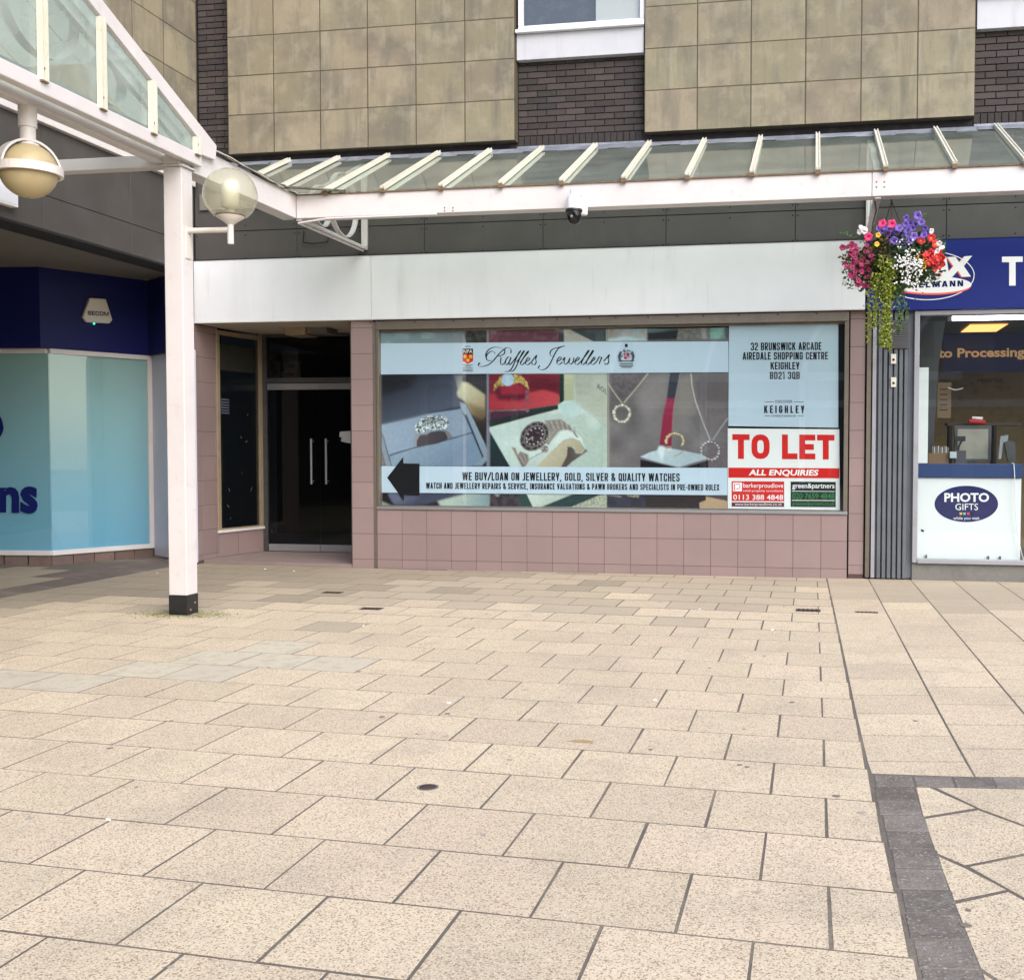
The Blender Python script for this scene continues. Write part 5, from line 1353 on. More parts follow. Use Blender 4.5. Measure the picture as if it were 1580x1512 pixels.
# ================================================================== RIGHT SHOP
RX0 = F(1409, 700).x; RXW = 7.2
rf_ = MB()
rf_.box(RX0, RX0 + .055, -.01, .09, .20, 3.0); rf_.box(RX0 + .0555, RXW, -.01, .09, 2.952, 3.0); rf_.box(RX0 + .0555, RXW, -.02, .09, .195, .245)
R1 = rf_.build('window_frame', 'frame_grey', B, .004)
MB().box(RX0, RXW, .02, .2, .0, .194).build('plinth', 'concrete_grey', B, .004)
MB().quad((RX0 + .05, .04, .245), (RXW, .04, .245), (RXW, .04, 2.952), (RX0 + .05, .04, 2.952)).build('pane', 'pane', R1)
rr_ = MB(); rr_.box(4.55, 11, 4.3, 4.35, 0, 3.05); rr_.build('back_wall', 'interior_brown', B)
MB().box(4.56, 11, .2, 4.3, 3.0, 3.03).build('shop_ceiling', 'interior_grey', B)
MB().box(4.551, 4.56, .1, 4.3, .0, 3.0).build('side_wall', 'interior_grey', B)
MB().box(4.551, 11, .21, 4.3, -.02, 0.02).build('shop_floor', 'interior_grey', B)
bs = thing('processing_sign', 'dark blue banner with orange lettering above the counter inside the photo shop', 'sign', (6, 2.55, 2.3))
Yb = 2.6; PB = Plane((0, Yb, 0), (0, 1, 0))
a = PB.at(1455, 514); b = PB.at(1640, 573)
MB().box(a.x, b.x + .5, Yb + .01, Yb + .05, b.z, a.z).build('board', 'sign_navy', bs)
text('Photo Processing', PB, [(1412, 538.5), (1581, 536), (1581, 555), (1412, 557)], 'letter_orange', bs, .006, .03)
a = PB.at(1452, 500); b = PB.at(1468, 575)
mb = MB(); mb.prism([F(1420, 485, 1.0), F(1460, 487, 1.0), F(1448, 565, 1.0), F(1440, 700, 1.0), F(1420, 700, 1.0)], (0, .05, 0))
tag(mb.build('inner_panel', 'interior_grey'), 'plain grey slanting panel just inside the left edge of the photo shop window', 'panel')
# tube light, ceiling panel
a = F(1469, 491, .6); b = F(1620, 489, .6)
tl2 = thing('tube_light', 'lit white fluorescent tube along the head of the photo shop window', 'light', (a.x, .6, a.z))
MB().tube([(a.x, .6, a.z), (b.x + .5, .6, a.z)], .032, 12).build('tube', 'tube_light', tl2)
MB().box(a.x - .04, b.x + .5, .575, .66, a.z + .033, a.z + .07).build('batten', 'paint_white', tl2)
MB().box(a.x - .05, a.x - .001, .57, .63, a.z - .035, a.z + .032).build('end_cap', 'paint_white', tl2)
cp = thing('ceiling_panel_light', 'orange lit square panel in the photo shop ceiling', 'light', (5.6, 1.5, 2.99))
MB().quad(G(1482, 513, 2.985), G(1537, 512, 2.985), G(1556, 500, 2.985), G(1497, 501, 2.985)).build('light_panel', 'panel_orange', cp)
# counter display box in the window
YC = .22
PC = Plane((0, YC, 0), (0, 1, 0))
ct = thing('display_counter', 'white counter front with a dark blue top band and a blue PHOTO GIFTS oval', 'counter', (5.2, YC, .2))
a = PC.at(1414.5, 737); b = PC.at(1574, 864)
MB().box(a.x, b.x, YC, YC + .45, .15, a.z).build('front_panel', 'poster_white', ct, .004)
c = PC.at(1412, 715.5); d = PC.at(1577.5, 738)
MB().box(c.x, d.x, YC - .03, YC + .5, d.z + .005, c.z).build('top_band', 'counter_blue', ct, .004)
flat('oval_badge', PC, [oval(1491, 777.5, 49, 28, 48)], ['sign_navy'], ct, .002)
text('PHOTO', PC, tq(1457, 760.5, 1526, 774.5), 'white_print', ct, .0045, .03)
text('GIFTS', PC, tq(1474, 777, 1509, 787), 'white_print', ct, .0045, .0)
text('while you wait', PC, tq(1471, 797, 1511, 803), 'white_print', ct, .0045, .0)
flat('colour_square', PC, [(rect(1480.5, 790.5, 1484.5, 794.3), 0), (rect(1486, 790.5, 1490, 794.3), 1), (rect(1492, 790.5, 1496, 794.3), 2), (rect(1498, 790.5, 1501.5, 794.3), 3)], ['petal_yellow', 'film_aqua', 'petal_pink', 'black_print'], ct, .0045)
for px_ in (1429, 1525, 1543):
    q = PC.at(px_, 862); MB().box(q.x - .008, q.x + .008, YC - .02, YC - .002, .20, .27).build('clip', 'alu_dark', ct)
flat('chip_mark', PC, [[(1421, 816), (1426, 818), (1425, 821), (1421, 820)]], ['black_print'], ct, .003)
a = PC.at(1415.5, 715); b = PC.at(1433, 567)
wp = MB().box(a.x, b.x, YC + .0, YC + .03, a.z + .003, b.z).build('white_board', 'poster_white')
tag(wp, 'narrow upright white board at the left edge of the photo shop window', 'board')
# things on and behind the counter
zc = c.z
cab = MB().tube([PC.at(1560, 714, .03), PC.at(1563, 715, .05), PC.at(1565, 745, .05), PC.at(1566, 800, .05), PC.at(1572, 840, .05), PC.at(1582, 880, .05)], .004, 6).build('cable', 'white_print')
tag(cab, 'thin white cable hanging down over the counter front at its right end', 'cable')
def pbx(x0, y0, x1, y1, Y, dep, m_, nm, par, bev=.004):
    a_ = F(x0, y1, Y); b_ = F(x1, y0, Y); return MB().box(a_.x, b_.x, Y, Y + dep, max(a_.z, .0), b_.z).build(nm, m_, par, bev)
mon = thing('monitor', 'dark framed screen standing behind the photo counter, turned to the shop', 'monitor', F(1500, 700, .75))
pbx(1472, 657, 1530, 712, .75, .05, 'alu_dark', 'screen_frame', mon); pbx(1477, 662, 1525, 708, .744, .005, 'ph_beige', 'screen', mon, 0); pbx(1495, 712, 1507, 730, .76, .03, 'alu_dark', 'stand', mon)
scn = thing('desk_scanner', 'small black desktop scanner arm beside the framed screen on the counter', 'scanner', F(1480, 700, .6))
MB().tube([F(1478, 716, .6), F(1479, 690, .6), F(1484, 680, .6)], .012, 8).build('stand_arm', 'black_paint', scn)
pbx(1473, 673, 1490, 681, .58, .09, 'black_paint', 'scanner_head', scn); pbx(1474, 695, 1491, 716, .58, .1, 'alu_dark', 'scanner_base', scn)
cpr = thing('card_box', 'tan cardboard box with cards standing in it, at the left end of the counter', 'box', F(1448, 706, .6))
pbx(1432, 699, 1464, 718, .55, .25, 'cardboard', 'box_body', cpr)
for i in range(9):
    pbx(1438 + i * 3, 688 + (i % 3), 1440 + i * 3, 699, .6, .12, 'paper' if i % 2 else 'ph_steel', 'card', cpr, 0)
stk = thing('sticky_block', 'small pale square note block on the counter beside the tan box', 'note block', F(1470, 703, .55))
pbx(1465.5, 697, 1476, 707, .5, .06, 'ph_pale', 'pad', stk)
prn = thing('card_machine', 'grey angular card terminal behind a clear screen at the right of the counter', 'terminal', F(1555, 700, .6))
mb = MB(); mb.prism([F(1549, 678, .62), F(1566, 682, .62), F(1568, 712, .62), F(1556, 712, .62)], (0, .08, 0)); mb.build('housing', 'alu_dark', prn)
mb = MB(); mb.prism([F(1544, 673, .6), F(1556, 671, .6), F(1555, 680, .6), F(1548, 683, .6), F(1545, 708, .6), F(1540, 708, .6)], (0, .03, 0)); mb.build('bracket', 'frame_grey', prn)
MB().quad(F(1544, 657, .5), F(1571, 657, .5), F(1571, 714, .5), F(1544, 714, .5)).build('screen_guard', 'pane', prn)
pc_ = thing('paper_roll', 'rolled red and white photo paper lying on the shelf behind the counter', 'paper', F(1505, 648, 1.2))
MB().tube([F(1495, 650, 1.2), F(1520, 652, 1.2)], .03, 10).build('roll', 'petal_red', pc_); MB().tube([F(1500, 645, 1.25), F(1516, 646, 1.25)], .02, 10).build('roll', 'white_print', pc_)
pst = thing('wall_poster', 'pale menu poster with faint print on the brown wall of the photo shop', 'poster', F(1455, 610, 2.0))
a = F(1446, 645, 2.0); b = F(1468, 590, 2.0); MB().box(a.x, b.x, 2.0, 2.01, a.z, b.z).build('sheet', 'ph_tan', pst)
for i in range(5): pbx(1450, 600 + i * 8, 1462, 601.5 + i * 8, 1.995, .002, 'ph_brown', 'print_line', pst, 0)
sh_ = thing('shelf', 'dark shelf unit behind the photo counter under the brown wall', 'shelf', F(1500, 660, 1.3))
pbx(1462, 652, 1575, 657, 1.3, .3, 'ph_brown', 'shelf_board', sh_); pbx(1464, 657, 1470, 740, 1.3, .25, 'ph_dark', 'shelf_side', sh_)
pbx(1532, 657, 1538, 740, 1.3, .25, 'ph_dark', 'shelf_side', sh_)
flat('smile_mark', Plane((0, 1.9, 0), (0, 1, 0)), [q for q in stroke([(1463, 598), (1474, 601.5), (1486, 599)], 1.6)], ['white_print'], pst, .0)
text('MINSTER', Plane((0, 4.29, 0), (0, 1, 0)), tq(1508, 584.5, 1548, 590), 'ph_brown', B, .004, .0)
# blue fascia sign with the red and white logo
YS = -.05
PS = Plane((0, YS, 0), (0, 1, 0))
bl = thing('photo_shop_sign', 'bright blue fascia sign with a red and white lettered oval, partly behind the flowers', 'sign', (5.5, YS, 3.0))
MB().box(4.105, RXW, YS, -.002, 3.005, 3.775).build('sign_panel', 'sign_blue', bl, .004)
MB().box(4.105, RXW, YS - .004, YS - .001, 3.765, 3.775).build('top_edge', 'sign_navy', bl)
ribs_ = annulus(1430, 425.5, 73.5, 38, 1.3, 72)
flat('ring_line', PS, ribs_, ['white_print'], bl, .002)
MAXQ = [(1392, 395), (1499, 391), (1501, 427), (1388, 431)]
def letter_poly(pts, dx=0, dy=0): return [(x + dx, y + dy) for x, y in pts]
# custom wide letters M A X
LM = [[(1376, 430), (1386, 397), (1401, 396), (1405, 413), (1415, 396), (1431, 395), (1422, 429), (1411, 429), (1417, 408), (1404, 429), (1397, 429), (1394, 409), (1388, 430)]]
LA = [[(1421, 429), (1447, 397), (1460, 396.5), (1465, 428), (1453, 428), (1452, 422), (1439, 422), (1434, 429)]]
LAh = [[(1443, 415), (1451, 405), (1452, 415)]]
LX = [[(1461, 397), (1474, 396.5), (1480, 405), (1488, 396), (1500, 395), (1487, 411), (1498, 427), (1484, 427.5), (1478, 418), (1469, 428), (1456, 428), (1471, 411)]]
flat('logo_shadow', PS, [letter_poly(p_, -2.0, .8) for p_ in LM + LA + LX], ['soft_red'], bl, .0025)
flat('logo_letter', PS, LM + LA + LX, ['white_print'], bl, .0050)
flat('logo_counter', PS, LAh, ['sign_blue'], bl, .0065)
flat('logo_oval', PS, [(oval(1437, 442, 61, 13.5, 48), 0), (oval(1437, 439.5, 62, 13.0, 48), 1)], ['soft_red', 'white_print'], bl, .0068)
block('SPIELMANN', PS, tq(1389, 436.3, 1486, 445.5, -.035), 'navy_print', bl, .0085, t=.22, W=.66, r=.22, gap=.24)
flat('letter', PS, [[(1546, 396.5), (1578, 396), (1578, 404.5), (1567, 404.7), (1567, 441), (1557, 441), (1557, 405), (1546, 405)]], ['white_print'], bl, .003)
text('imp', PS, tq(1582, 402, 1640, 447), 'white_print', bl, .003, .03)

# ================================================================== LEFT BUILDING
LB = thing('side_building', 'left hand building with dark panelled band and blue fronted opticians shop', 'building', (-6, -3, 0))
XL = -4.09
lc = MB()
lc.box(-4.5, XL - .03, -34, -0.0, 3.66, 10.5); lc.box(-4.5, XL - .035, 0.0, .3, 4.9, 10.5)
lc.box(-10, -9.8, -34, 3, 0, 10.5); lc.box(-9.8, -4.5, -34, .1, 10.3, 10.5); 
lc.box(-9.8, -4.5, -34, 1.2, 3.76, 3.9)
lc.build('wall_core', 'interior_grey', LB)
MB().box(-9.8, -4.42, -34, 1.3, 3.70, 3.76).build('soffit', 'soffit', LB)
MB().box(-4.42, XL - .001, -34, -.001, 3.64, 3.66).build('soffit_edge', 'gap_black', LB)
yj = [L(257, 380, XL).y + 0, L(202, 300, XL).y, L(65, 300, XL).y]
yv = L(201.5, 330, XL).y; dv = yv - L(65.5, 290, XL).y
edges = [-0.004, yv] + [yv - dv * k for k in range(1, 8)]
lbk = MB().box(XL - .03, XL - .012, edges[-1], -.002, 3.661, 4.70).build('cladding_backing', 'gap_black', LB)
for a, b in zip(edges[1:], edges):
    for z0, z1 in ((3.662, 4.0), (4.007, 4.695)):
        side_piece('cladding_panel', a + .004, b - .004, z0, z1, XL, .012, .002, 'cladding', lbk)
MB().box(XL - .03, XL + .06, -16, -.06, 4.70, 5.02).build('white_band', 'paint_white', LB, .004)
# stone panels
sb2 = MB().box(XL - .03, XL - .003, -16, .1, 4.98, 10).build('panel_backing', 'stone_joint', LB)
yst = [L(203.5, 10, XL).y]; pw_ = 0.606
ye = L(252, 30, XL).y
cols = [ 0.09 ] + [ye - pw_ * k for k in range(0, 22)]
zl = [5.04, 5.53, 6.025, 6.52, 7.01, 7.5, 8.0]
for a, b in zip(cols[1:], cols):
    if b < -9: break
    for z0, z1 in zip(zl, zl[1:]):
        side_piece('stone_panel', a + .007, b - .007, z0 + .005, z1 - .005, XL, .02, .004, 'stone', sb2, .0014)
# shopfront below, in three planes
Bp, Cp, Dp, Ap = Vector((-5.82, -.453, 0)), Vector((-5.2, .75, 0)), Vector((-4.12, -.05, 0)), Vector((-9.6, -.84, 0))
def vwall(mb, p, q, z0, z1, e0, e1, t0=0.0, t1=1.0, mi=0):
    d = (q - p).normalized(); n_ = Vector((d.y, -d.x, 0))
    if (CAM - p).dot(n_) < 0: n_ = -n_
    a_ = p + (q - p) * t0 + n_ * e0; b_ = p + (q - p) * t1 + n_ * e0
    mb.prism([(a_.x, a_.y, z0), (b_.x, b_.y, z0), (b_.x, b_.y, z1), (a_.x, a_.y, z1)], n_ * (e1 - e0), mi)
lenBC = (Cp - Bp).length; lenAB = (Bp - Ap).length
for p, q, ln, nn in ((Ap, Bp, lenAB, 12), (Bp, Cp, lenBC, 5)):
    for i in range(nn):
        mb = MB(); vwall(mb, p, q, .0, .125, -.08, -.005, i / nn + .004, (i + 1) / nn - .004); mb.build('plinth_tile', 'plinth_tile', LB)
    mb = MB(); vwall(mb, p, q, -.02, .12, -.3, -.03); mb.build('plinth_backing', 'mortar', LB)
mb = MB()
vwall(mb, Ap, Bp, .126, .185, -.05, .02, 0, 1); vwall(mb, Ap, Bp, 2.64, 2.70, -.05, .02, 0, .992)
mb.build('window_frame', 'paint_grey_white', LB, .003)
mb = MB()
vwall(mb, Bp, Cp, .126, .185, -.05, .02, 0.0, 1); vwall(mb, Bp, Cp, 2.64, 2.70, -.05, .02, .012, 1); vwall(mb, Bp, Cp, .185, 2.64, -.05, .02, .955, 1)
mb.build('window_frame', 'paint_grey_white', LB, .003)
for p, q in ((Ap, Bp), (Bp, Cp)):
    mb = MB(); vwall(mb, p, q, .17, 2.65, -.02, -.015, 0, 1.0 if p is Ap else .96); mb.build('film', 'film_aqua', LB)
    d = (q - p).normalized(); n_ = Vector((d.y, -d.x, 0)); n_ = n_ if (CAM - p).dot(n_) > 0 else -n_
    a_, b_ = p + n_ * -.002, p.lerp(q, 1.0 if p is Ap else .96) + n_ * -.002
    MB().quad((a_.x, a_.y, .18), (b_.x, b_.y, .18), (b_.x, b_.y, 2.645), (a_.x, a_.y, 2.645)).build('pane', 'pane', LB)
PA = Plane(Ap, Vector(((Bp - Ap).y, -(Bp - Ap).x, 0)))
ns = thing('window_lettering', 'large navy letters and a round emblem on the aqua film of the opticians window', 'lettering', Bp)
text('ns', PA, [(-2, 752), (58.5, 750), (58.5, 793), (-2, 791)], 'navy_print', ns, .004, .04)
flat('round_emblem', PA, annulus(-44, 658, 50, 36, 20, 40), ['navy_print'], ns, .004)
# blue sign boxes
Bs, Cs = Bp + Vector((-.03, -.10, 0)), Cp + Vector((.0, -.06, 0))
As = Ap + Vector((0, -.10, 0))
s1 = thing('opticians_sign', 'dark blue angled fascia sign above the aqua windows, left of the white post', 'sign', (-5.5, 0, 2.7))
for p, q in ((As, Bs), (Bs, Cs), (Cs, Dp + Vector((-.05, 0.02, 0)))):
    mb = MB(); vwall(mb, p, q, 2.702, 3.69, -.06, .0); mb.build('sign_panel', 'sign_navy', s1)
mb = MB(); vwall(mb, As, Bs, 3.69, 3.7, -.06, .02); vwall(mb, Bs, Cs, 3.69, 3.7, -.06, .02); mb.build('top_trim', 'soffit', s1)
mb = MB(); vwall(mb, Cp, Dp, .03, 2.70, -.05, 0.0); mb.build('lilac_panel', 'lilac_panel', LB)
mb = MB(); vwall(mb, Cp, Dp, .03, 2.70, 0.001, 0.012, .0, .015); mb.build('panel_trim', 'alu_dark', LB)
MB().box(-10, -4.5, 1.2, 1.3, 0, 3.8).build('inner_wall', 'interior_grey', LB)
# alarm box
PSg = Plane(Bs, Vector(((Cs - Bs).y, -(Cs - Bs).x, 0)))
al = thing('alarm_box', 'white trapezoid alarm box on the dark blue angled sign', 'alarm', PSg.at(148, 482))
o5 = lambda x, y: (x / 5.267, 380 + y / 5.267)
outl = [o5(712, 424), o5(842, 432), o5(896, 602), o5(873, 630), o5(688, 620), o5(657, 578)]
mb = MB(); pts = [PSg.at(x, y, .002) for x, y in outl]; mb.prism(pts, PSg.n * .06); mb.build('alarm_body', 'alarm_white', al, .01)
block('SECOM', PSg, [o5(692, 530), o5(862, 538), o5(862, 572), o5(692, 562)], 'navy_print', al, .066, t=.2, W=.95, r=.2, gap=.12)
mb = MB(); q = PSg.at(*o5(755, 631), .03); mb.sphere(q, .012, 8); mb.build('status_light', 'led_green', al)
# pale box sign at the far left of the panelled wall
a = L(19, 270, XL + .02); b = L(19, 321, XL + .02)
t = thing('box_sign', 'blank pale box sign on the dark panels at the far left edge', 'sign', (XL, a.y, b.z))
MB().box(XL + .001, XL + .08, a.y - 1.2, a.y, b.z, a.z + .02).build('sign_box', 'poster_white', t, .005)
MB().box(XL + .0805, XL + .085, a.y - 1.18, a.y - .02, b.z + .02, a.z).build('sign_face', 'fascia_white', t)
# shop wall under soffit further along, towards and behind the camera
MB().box(-9.9, -9.8, -34, -.9, 0, 3.7).build('inner_wall', 'interior_grey', LB)

# ================================================================== CANOPIES
YB, ZB0, ZB1 = -1.77, 3.885, 4.13
cn = thing('glass_canopy', 'long lean-to glass canopy with a white beam along the shopfronts', 'canopy', (1.7, -1.7, 3.88))
xe = 7.4; xj = 4.06
MB().box(-1.85, xj - .002, YB, YB + .05, ZB0, ZB1).build('fascia_beam', 'paint_white', cn, .006)
MB().box(xj + .002, xe, YB, YB + .05, ZB0, ZB1).build('fascia_beam', 'paint_white', cn, .006)
MB().box(-1.85, xe, YB + .051, YB + .16, ZB0, ZB0 + .02).build('beam_soffit', 'paint_grey_white', cn)
MB().box(-1.85, xe, YB + .12, YB + .16, ZB0 + .021, ZB1).build('gutter_back', 'paint_grey_white', cn)
bt = MB()
for px_, py_ in ((1352.5, 281), (1352.5, 289), (1364.5, 281), (1364.5, 289), (686, 321), (699, 321), (686, 325.5), (699, 325.5)):
    q = F(px_, py_, YB); bt.lathe((q.x, YB, q.z), [(.001, -.005), (.007, -.004), (.008, 0)], 8, axis='Y')
bt.build('bolt', 'rust', cn, kind='stuff')
# return beam towards the side canopy
MB().box(-1.90, -1.85, -3.70, YB, ZB0, ZB1).build('return_beam', 'paint_white', cn, .006)
MB().box(-2.02, -1.901, -3.70, YB + .05, ZB0, ZB0 + .02).build('beam_soffit', 'paint_grey_white', cn)
# glass and glazing bars
y0g, z0g, y1g, z1g = -1.775, 4.138, -.10, 4.93
gxs = [-1.508 + .6325 * k for k in range(0, 14)]
vy = lambda x: y0g + max(0.0, -1.87 - x) * 1.0
vz_ = lambda x: z0g + (vy(x) - y0g) * (z1g - z0g) / (y1g - y0g)
for a, b in ((-2.145, -1.508), (-2.79, -2.145), (-3.45, -2.79)):
    pts = [(a, vy(a), vz_(a)), (b, vy(b), vz_(b)), (b, y1g, z1g), (a, y1g, z1g)]
    if a < -1.87 < b: pts.insert(1, (-1.87, y0g, z0g))
    MB().prism(pts, None).build('glass_pane', 'roof_glass', cn)
for a, b in zip(gxs, gxs[1:]):
    y0_, z0_ = (y0g, z0g)
    MB().prism([(a, y0_, z0_), (b, y0_, z0_), (b, y1g, z1g), (a, y1g, z1g)], None).build('glass_pane', 'roof_glass', cn)
sl = Vector((0, y1g - y0g, z1g - z0g)).normalized(); nrm = Vector((0, -sl.z, sl.y))
gb = MB()
P0_, P1_ = Vector((0, y0g - .03, z0g - .012)) + nrm * .016, Vector((0, y1g + .06, z1g + .03)) + nrm * .016
gb.bar(P0_, P1_, .050, .014, up=nrm)
for s_ in (-.017, .017): gb.bar(P0_ + Vector((s_, 0, 0)) + nrm * .018, P1_ + Vector((s_, 0, 0)) + nrm * .018, .012, .03, up=nrm)
gb.bar(P0_ + nrm * .014, P1_ + nrm * .014, .04, .012, up=nrm)
bar_mesh = gb.mesh('glazing_bar', 'paint_cream')
clip = MB(); clip.box(-.024, .024, y0g - .045, y0g - .01, z0g - .03, z0g + .01); clip_mesh = clip.mesh('clip', 'rust')
under = MB(); under.bar(Vector((0, y0g, z0g)) - nrm * .03, Vector((0, y1g, z1g)) - nrm * .03, .03, .05, up=nrm); under_mesh = under.mesh('bar_underside', 'paint_cream')
for x in gxs:
    q = link('glazing_bar', bar_mesh, cn, (x, 0, 0)); link('clip', clip_mesh, q, (x, 0, 0)); link('bar_underside', under_mesh, q, (x, 0, 0))
for x in (-2.145, -2.79):
    g2 = MB(); pa = Vector((x, vy(x) - .02, vz_(x) - .008)) + nrm * .016; pb_ = Vector((x, y1g + .06, z1g + .03)) + nrm * .016
    g2.bar(pa, pb_, .058, .014, up=nrm)
    for s_ in (-.017, .017): g2.bar(pa + Vector((s_, 0, 0)) + nrm * .018, pb_ + Vector((s_, 0, 0)) + nrm * .018, .012, .03, up=nrm)
    g2.build('glazing_bar', 'paint_cream', cn)
MB().box(-1.85, xe, y0g - .012, y0g + .03, z0g - .018, z0g - .006).build('glass_edge_strip', 'rust', cn)
# brackets with rings
def bracket(x, name='bracket'):
    mb = MB()
    zc0 = 3.865
    mb.box(x - .03, x + .03, YB + .02, -.002, zc0, zc0 + .035)
    b_ = mb.build(name, 'paint_white', cn, .004)
    MB().box(x - .035, x + .035, -.05, -.0015, zc0 + .0355, 4.86).build('wall_post', 'paint_white', b_, .004)
    MB().bar((x, YB + .05, 4.08), (x, -.06, 4.87), .06, .04).build('rafter', 'paint_white', b_)
    ap = -2.24; s13 = math.tan(math.radians(13)); r_ = .37; yc = ap + r_ / s13
    for k in range(5):
        MB().ringband((0, yc, zc0 + .036 + r_), r_ - .004, .014, x - .03, x + .03, 36).build('ring', 'paint_white', b_)
        r2 = r_ / 1.60; yc -= (r_ + r2) * math.cos(math.radians(13)); r_ = r2
        if yc < YB + .15: break
bracket(-1.83); bracket(4.12); bracket(7.0)
cbm = MB().tube([(-1.835, YB + .02, 3.84), (-1.835, -.06, 3.85)], .012, 8).tube([(-1.835, YB + .02, 3.84), (-1.5, YB - .0, 3.872), (-.3, YB + .0, 3.875)], .011, 8)
tag(cbm.build('conduit', 'paint_white'), 'thin white conduit running under the canopy beam and bracket', 'conduit')
cb2 = MB().tube([(-2.62, -.02, 4.12), (-2.62, -.04, 3.98), (-2.50, -.05, 3.96), (-2.3, -.04, 3.975), (-2.3, -.02, 4.06)], .008, 6)
tag(cb2.build('cable_loop', 'gap_black'), 'short black cable loop on the dark panels left of the ringed bracket', 'cable')
# ragged flashing over the return beam
for k in range(3):
    fl = MB(); n_ = 14; pr = None
    for i in range(n_ + 1):
        y_ = -3.42 + (1.75) * i / n_; x_ = -1.86 - .05 * k + random.uniform(-.012, .012); z_ = 4.165 + .035 * k - .03 * i / n_ + random.uniform(-.008, .008)
        wdt = .045 + random.uniform(-.01, .012)
        cur = ((x_ + wdt, y_, z_ - .012), (x_ - wdt, y_, z_ + .018))
        if pr: fl.add([pr[0], cur[0], cur[1], pr[1], (pr[0][0], pr[0][1], pr[0][2] - .008), (cur[0][0], cur[0][1], cur[0][2] - .008)], [(0, 1, 2, 3), (0, 4, 5, 1)])
        pr = cur
    fl.build('flashing_strip', ['flashing', 'paint_cream', 'flashing'][k], cn)
mb = MB(); mb.add([(-1.84, YB - .03, 4.135), (-1.35, YB - .03, 4.14), (-1.25, YB - .03, 4.128), (-1.84, YB - .05, 4.12)], [(0, 1, 2, 3)]); 
MB().prism([(-1.93, -1.95, 4.165), (-1.86, -1.95, 4.155), (-1.30, YB - .02, 4.135), (-1.55, YB + .12, 4.19)], (0, 0, .008)).build('corner_flashing', 'paint_cream', cn)
MB().bar((-1.9, -1.98, 4.17), (-1.28, YB - .03, 4.145), .03, .014).build('corner_strip', 'flashing', cn)

# ---- side canopy with the glazed gable
gc = thing('gable_canopy', 'white framed glazed gable canopy on a white square post, at the left', 'canopy', (-1.95, -3.8, 0))
XG = -1.80
post = MB().box(-2.036, -1.864, -3.88, -3.71, .178, 3.90).build('post', 'paint_white', gc, .006)
MB().box(-2.039, -1.861, -3.883, -3.707, 0.0, .177).build('post_foot', 'black_paint', post, .003)
for (yy_, zz_) in ((-3.76, .10), (-3.83, .045)):
    MB().lathe((-1.861, yy_, zz_), [(.012, 0), (.01, .006), (.001, .007)], 8, axis='X').build('bolt', 'rust', post)
MB().box(-2.06, -1.84, -3.90, -3.69, 3.902, 3.915).build('post_cap', 'paint_grey_white', post)
YA = -7.3                                  # under the apex
rk = lambda y: 4.181 + (-3.703 - y) * .4145 if y > YA else 4.181 + (-3.703 - YA) * .4145 - (YA - y) * .4145
za = rk(YA)
rail = MB(); rail.prism([(XG, -3.41, 4.198), (XG, -3.43, 4.064), (XG, -3.706, 4.052), (XG, -3.703, 4.181), (XG, YA, za), (XG, YA, za + .128)], (-.05, 0, 0)); 
rail.build('rake_rail', 'paint_white', gc, .004)
yr2 = 2 * YA + 3.703
rail = MB(); rail.prism([(XG, YA - .001, za), (XG, yr2, 4.181), (XG, yr2, 4.052), (XG, yr2 - .25, 4.064), (XG, yr2 - .25, 4.198), (XG, YA - .001, za + .128)], (-.05, 0, 0))
rail.build('rake_rail', 'paint_white', gc, .004)
MB().box(XG - .07, XG - .001, yr2 + .0, -3.655, 3.945, 4.056).build('gable_beam', 'paint_white', gc, .008)
MB().box(-2.13, -2.03, yr2 + .0, -3.89, 3.93, 4.02).build('inner_beam', 'paint_white', gc, .008)
MB().box(-2.0, XG - .071, yr2, -3.70, 4.0, 4.012).build('beam_web', 'paint_grey_white', gc)
MB().box(-4.04, -2.037, -3.86, -3.74, 3.91, 4.015).build('cross_beam', 'paint_grey_white', gc, .006)
MB().box(-2.03, XG - .075, -3.90, -3.72, 3.916, 4.0).build('beam_shoe', 'paint_white', gc, .004)
ys = [-3.727 - .648 * k for k in range(0, 12)]
for a, b in zip(ys[1:], ys):
    top = [(XG - .035, b, max(rk(b) - .002, 4.06)), (XG - .035, a, max(rk(a) - .002, 4.06))]
    if a < YA < b: top.insert(1, (XG - .035, YA, za - .002))
    if b < yr2: break
    MB().prism([(XG - .035, b, 4.057)] + top + [(XG - .035, a, 4.057)], None).build('glass_pane', 'gable_glass', gc)
for i, y_ in enumerate(ys):
    if y_ < yr2: break
    w2 = .030
    tz = rk(y_) - .005
    if tz < 4.08: tz = 4.18
    g_ = MB(); g_.box(XG - .03, XG + .004, y_ - w2, y_ + w2, 4.035, tz); g_.box(XG + .0045, XG + .018, y_ + w2 - .012, y_ + w2, 4.035, tz); g_.box(XG + .0045, XG + .018, y_ - w2, y_ - w2 + .008, 4.035, tz)
    q = g_.build('glazing_bar', 'paint_cream', gc)
    MB().lathe((XG + .005, y_ - .01, 4.12), [(.011, 0), (.009, .008), (.001, .01)], 8, axis='X').build('bolt', 'rust', q)
    MB().box(XG - .01, XG + .022, y_ - .045, y_ + .02, 4.022, 4.034).build('clip', 'rust', q)
# inner frame behind the glass
MB().bar((-1.95, -3.75, 4.16), (-1.95, YA, za - .10), .05, .10).build('rafter', 'paint_grey_white', gc)
MB().bar((-3.0, -4.75, rk(-4.75) - .02), (-3.0, YA, za - .05), .05, .07).build('rafter', 'paint_grey_white', gc)
MB().box(-2.12, -2.06, yr2, -3.9, 4.17, 4.20).build('gutter_edge', 'lead', gc)
for yc_, zc_, r_ in ((-5.33, 4.74, .40), (-4.55, 4.42, .19)):
    MB().ringband((0, yc_, zc_), r_, .018, -2.13, -2.05, 48).build('ring', 'paint_grey_white', gc)
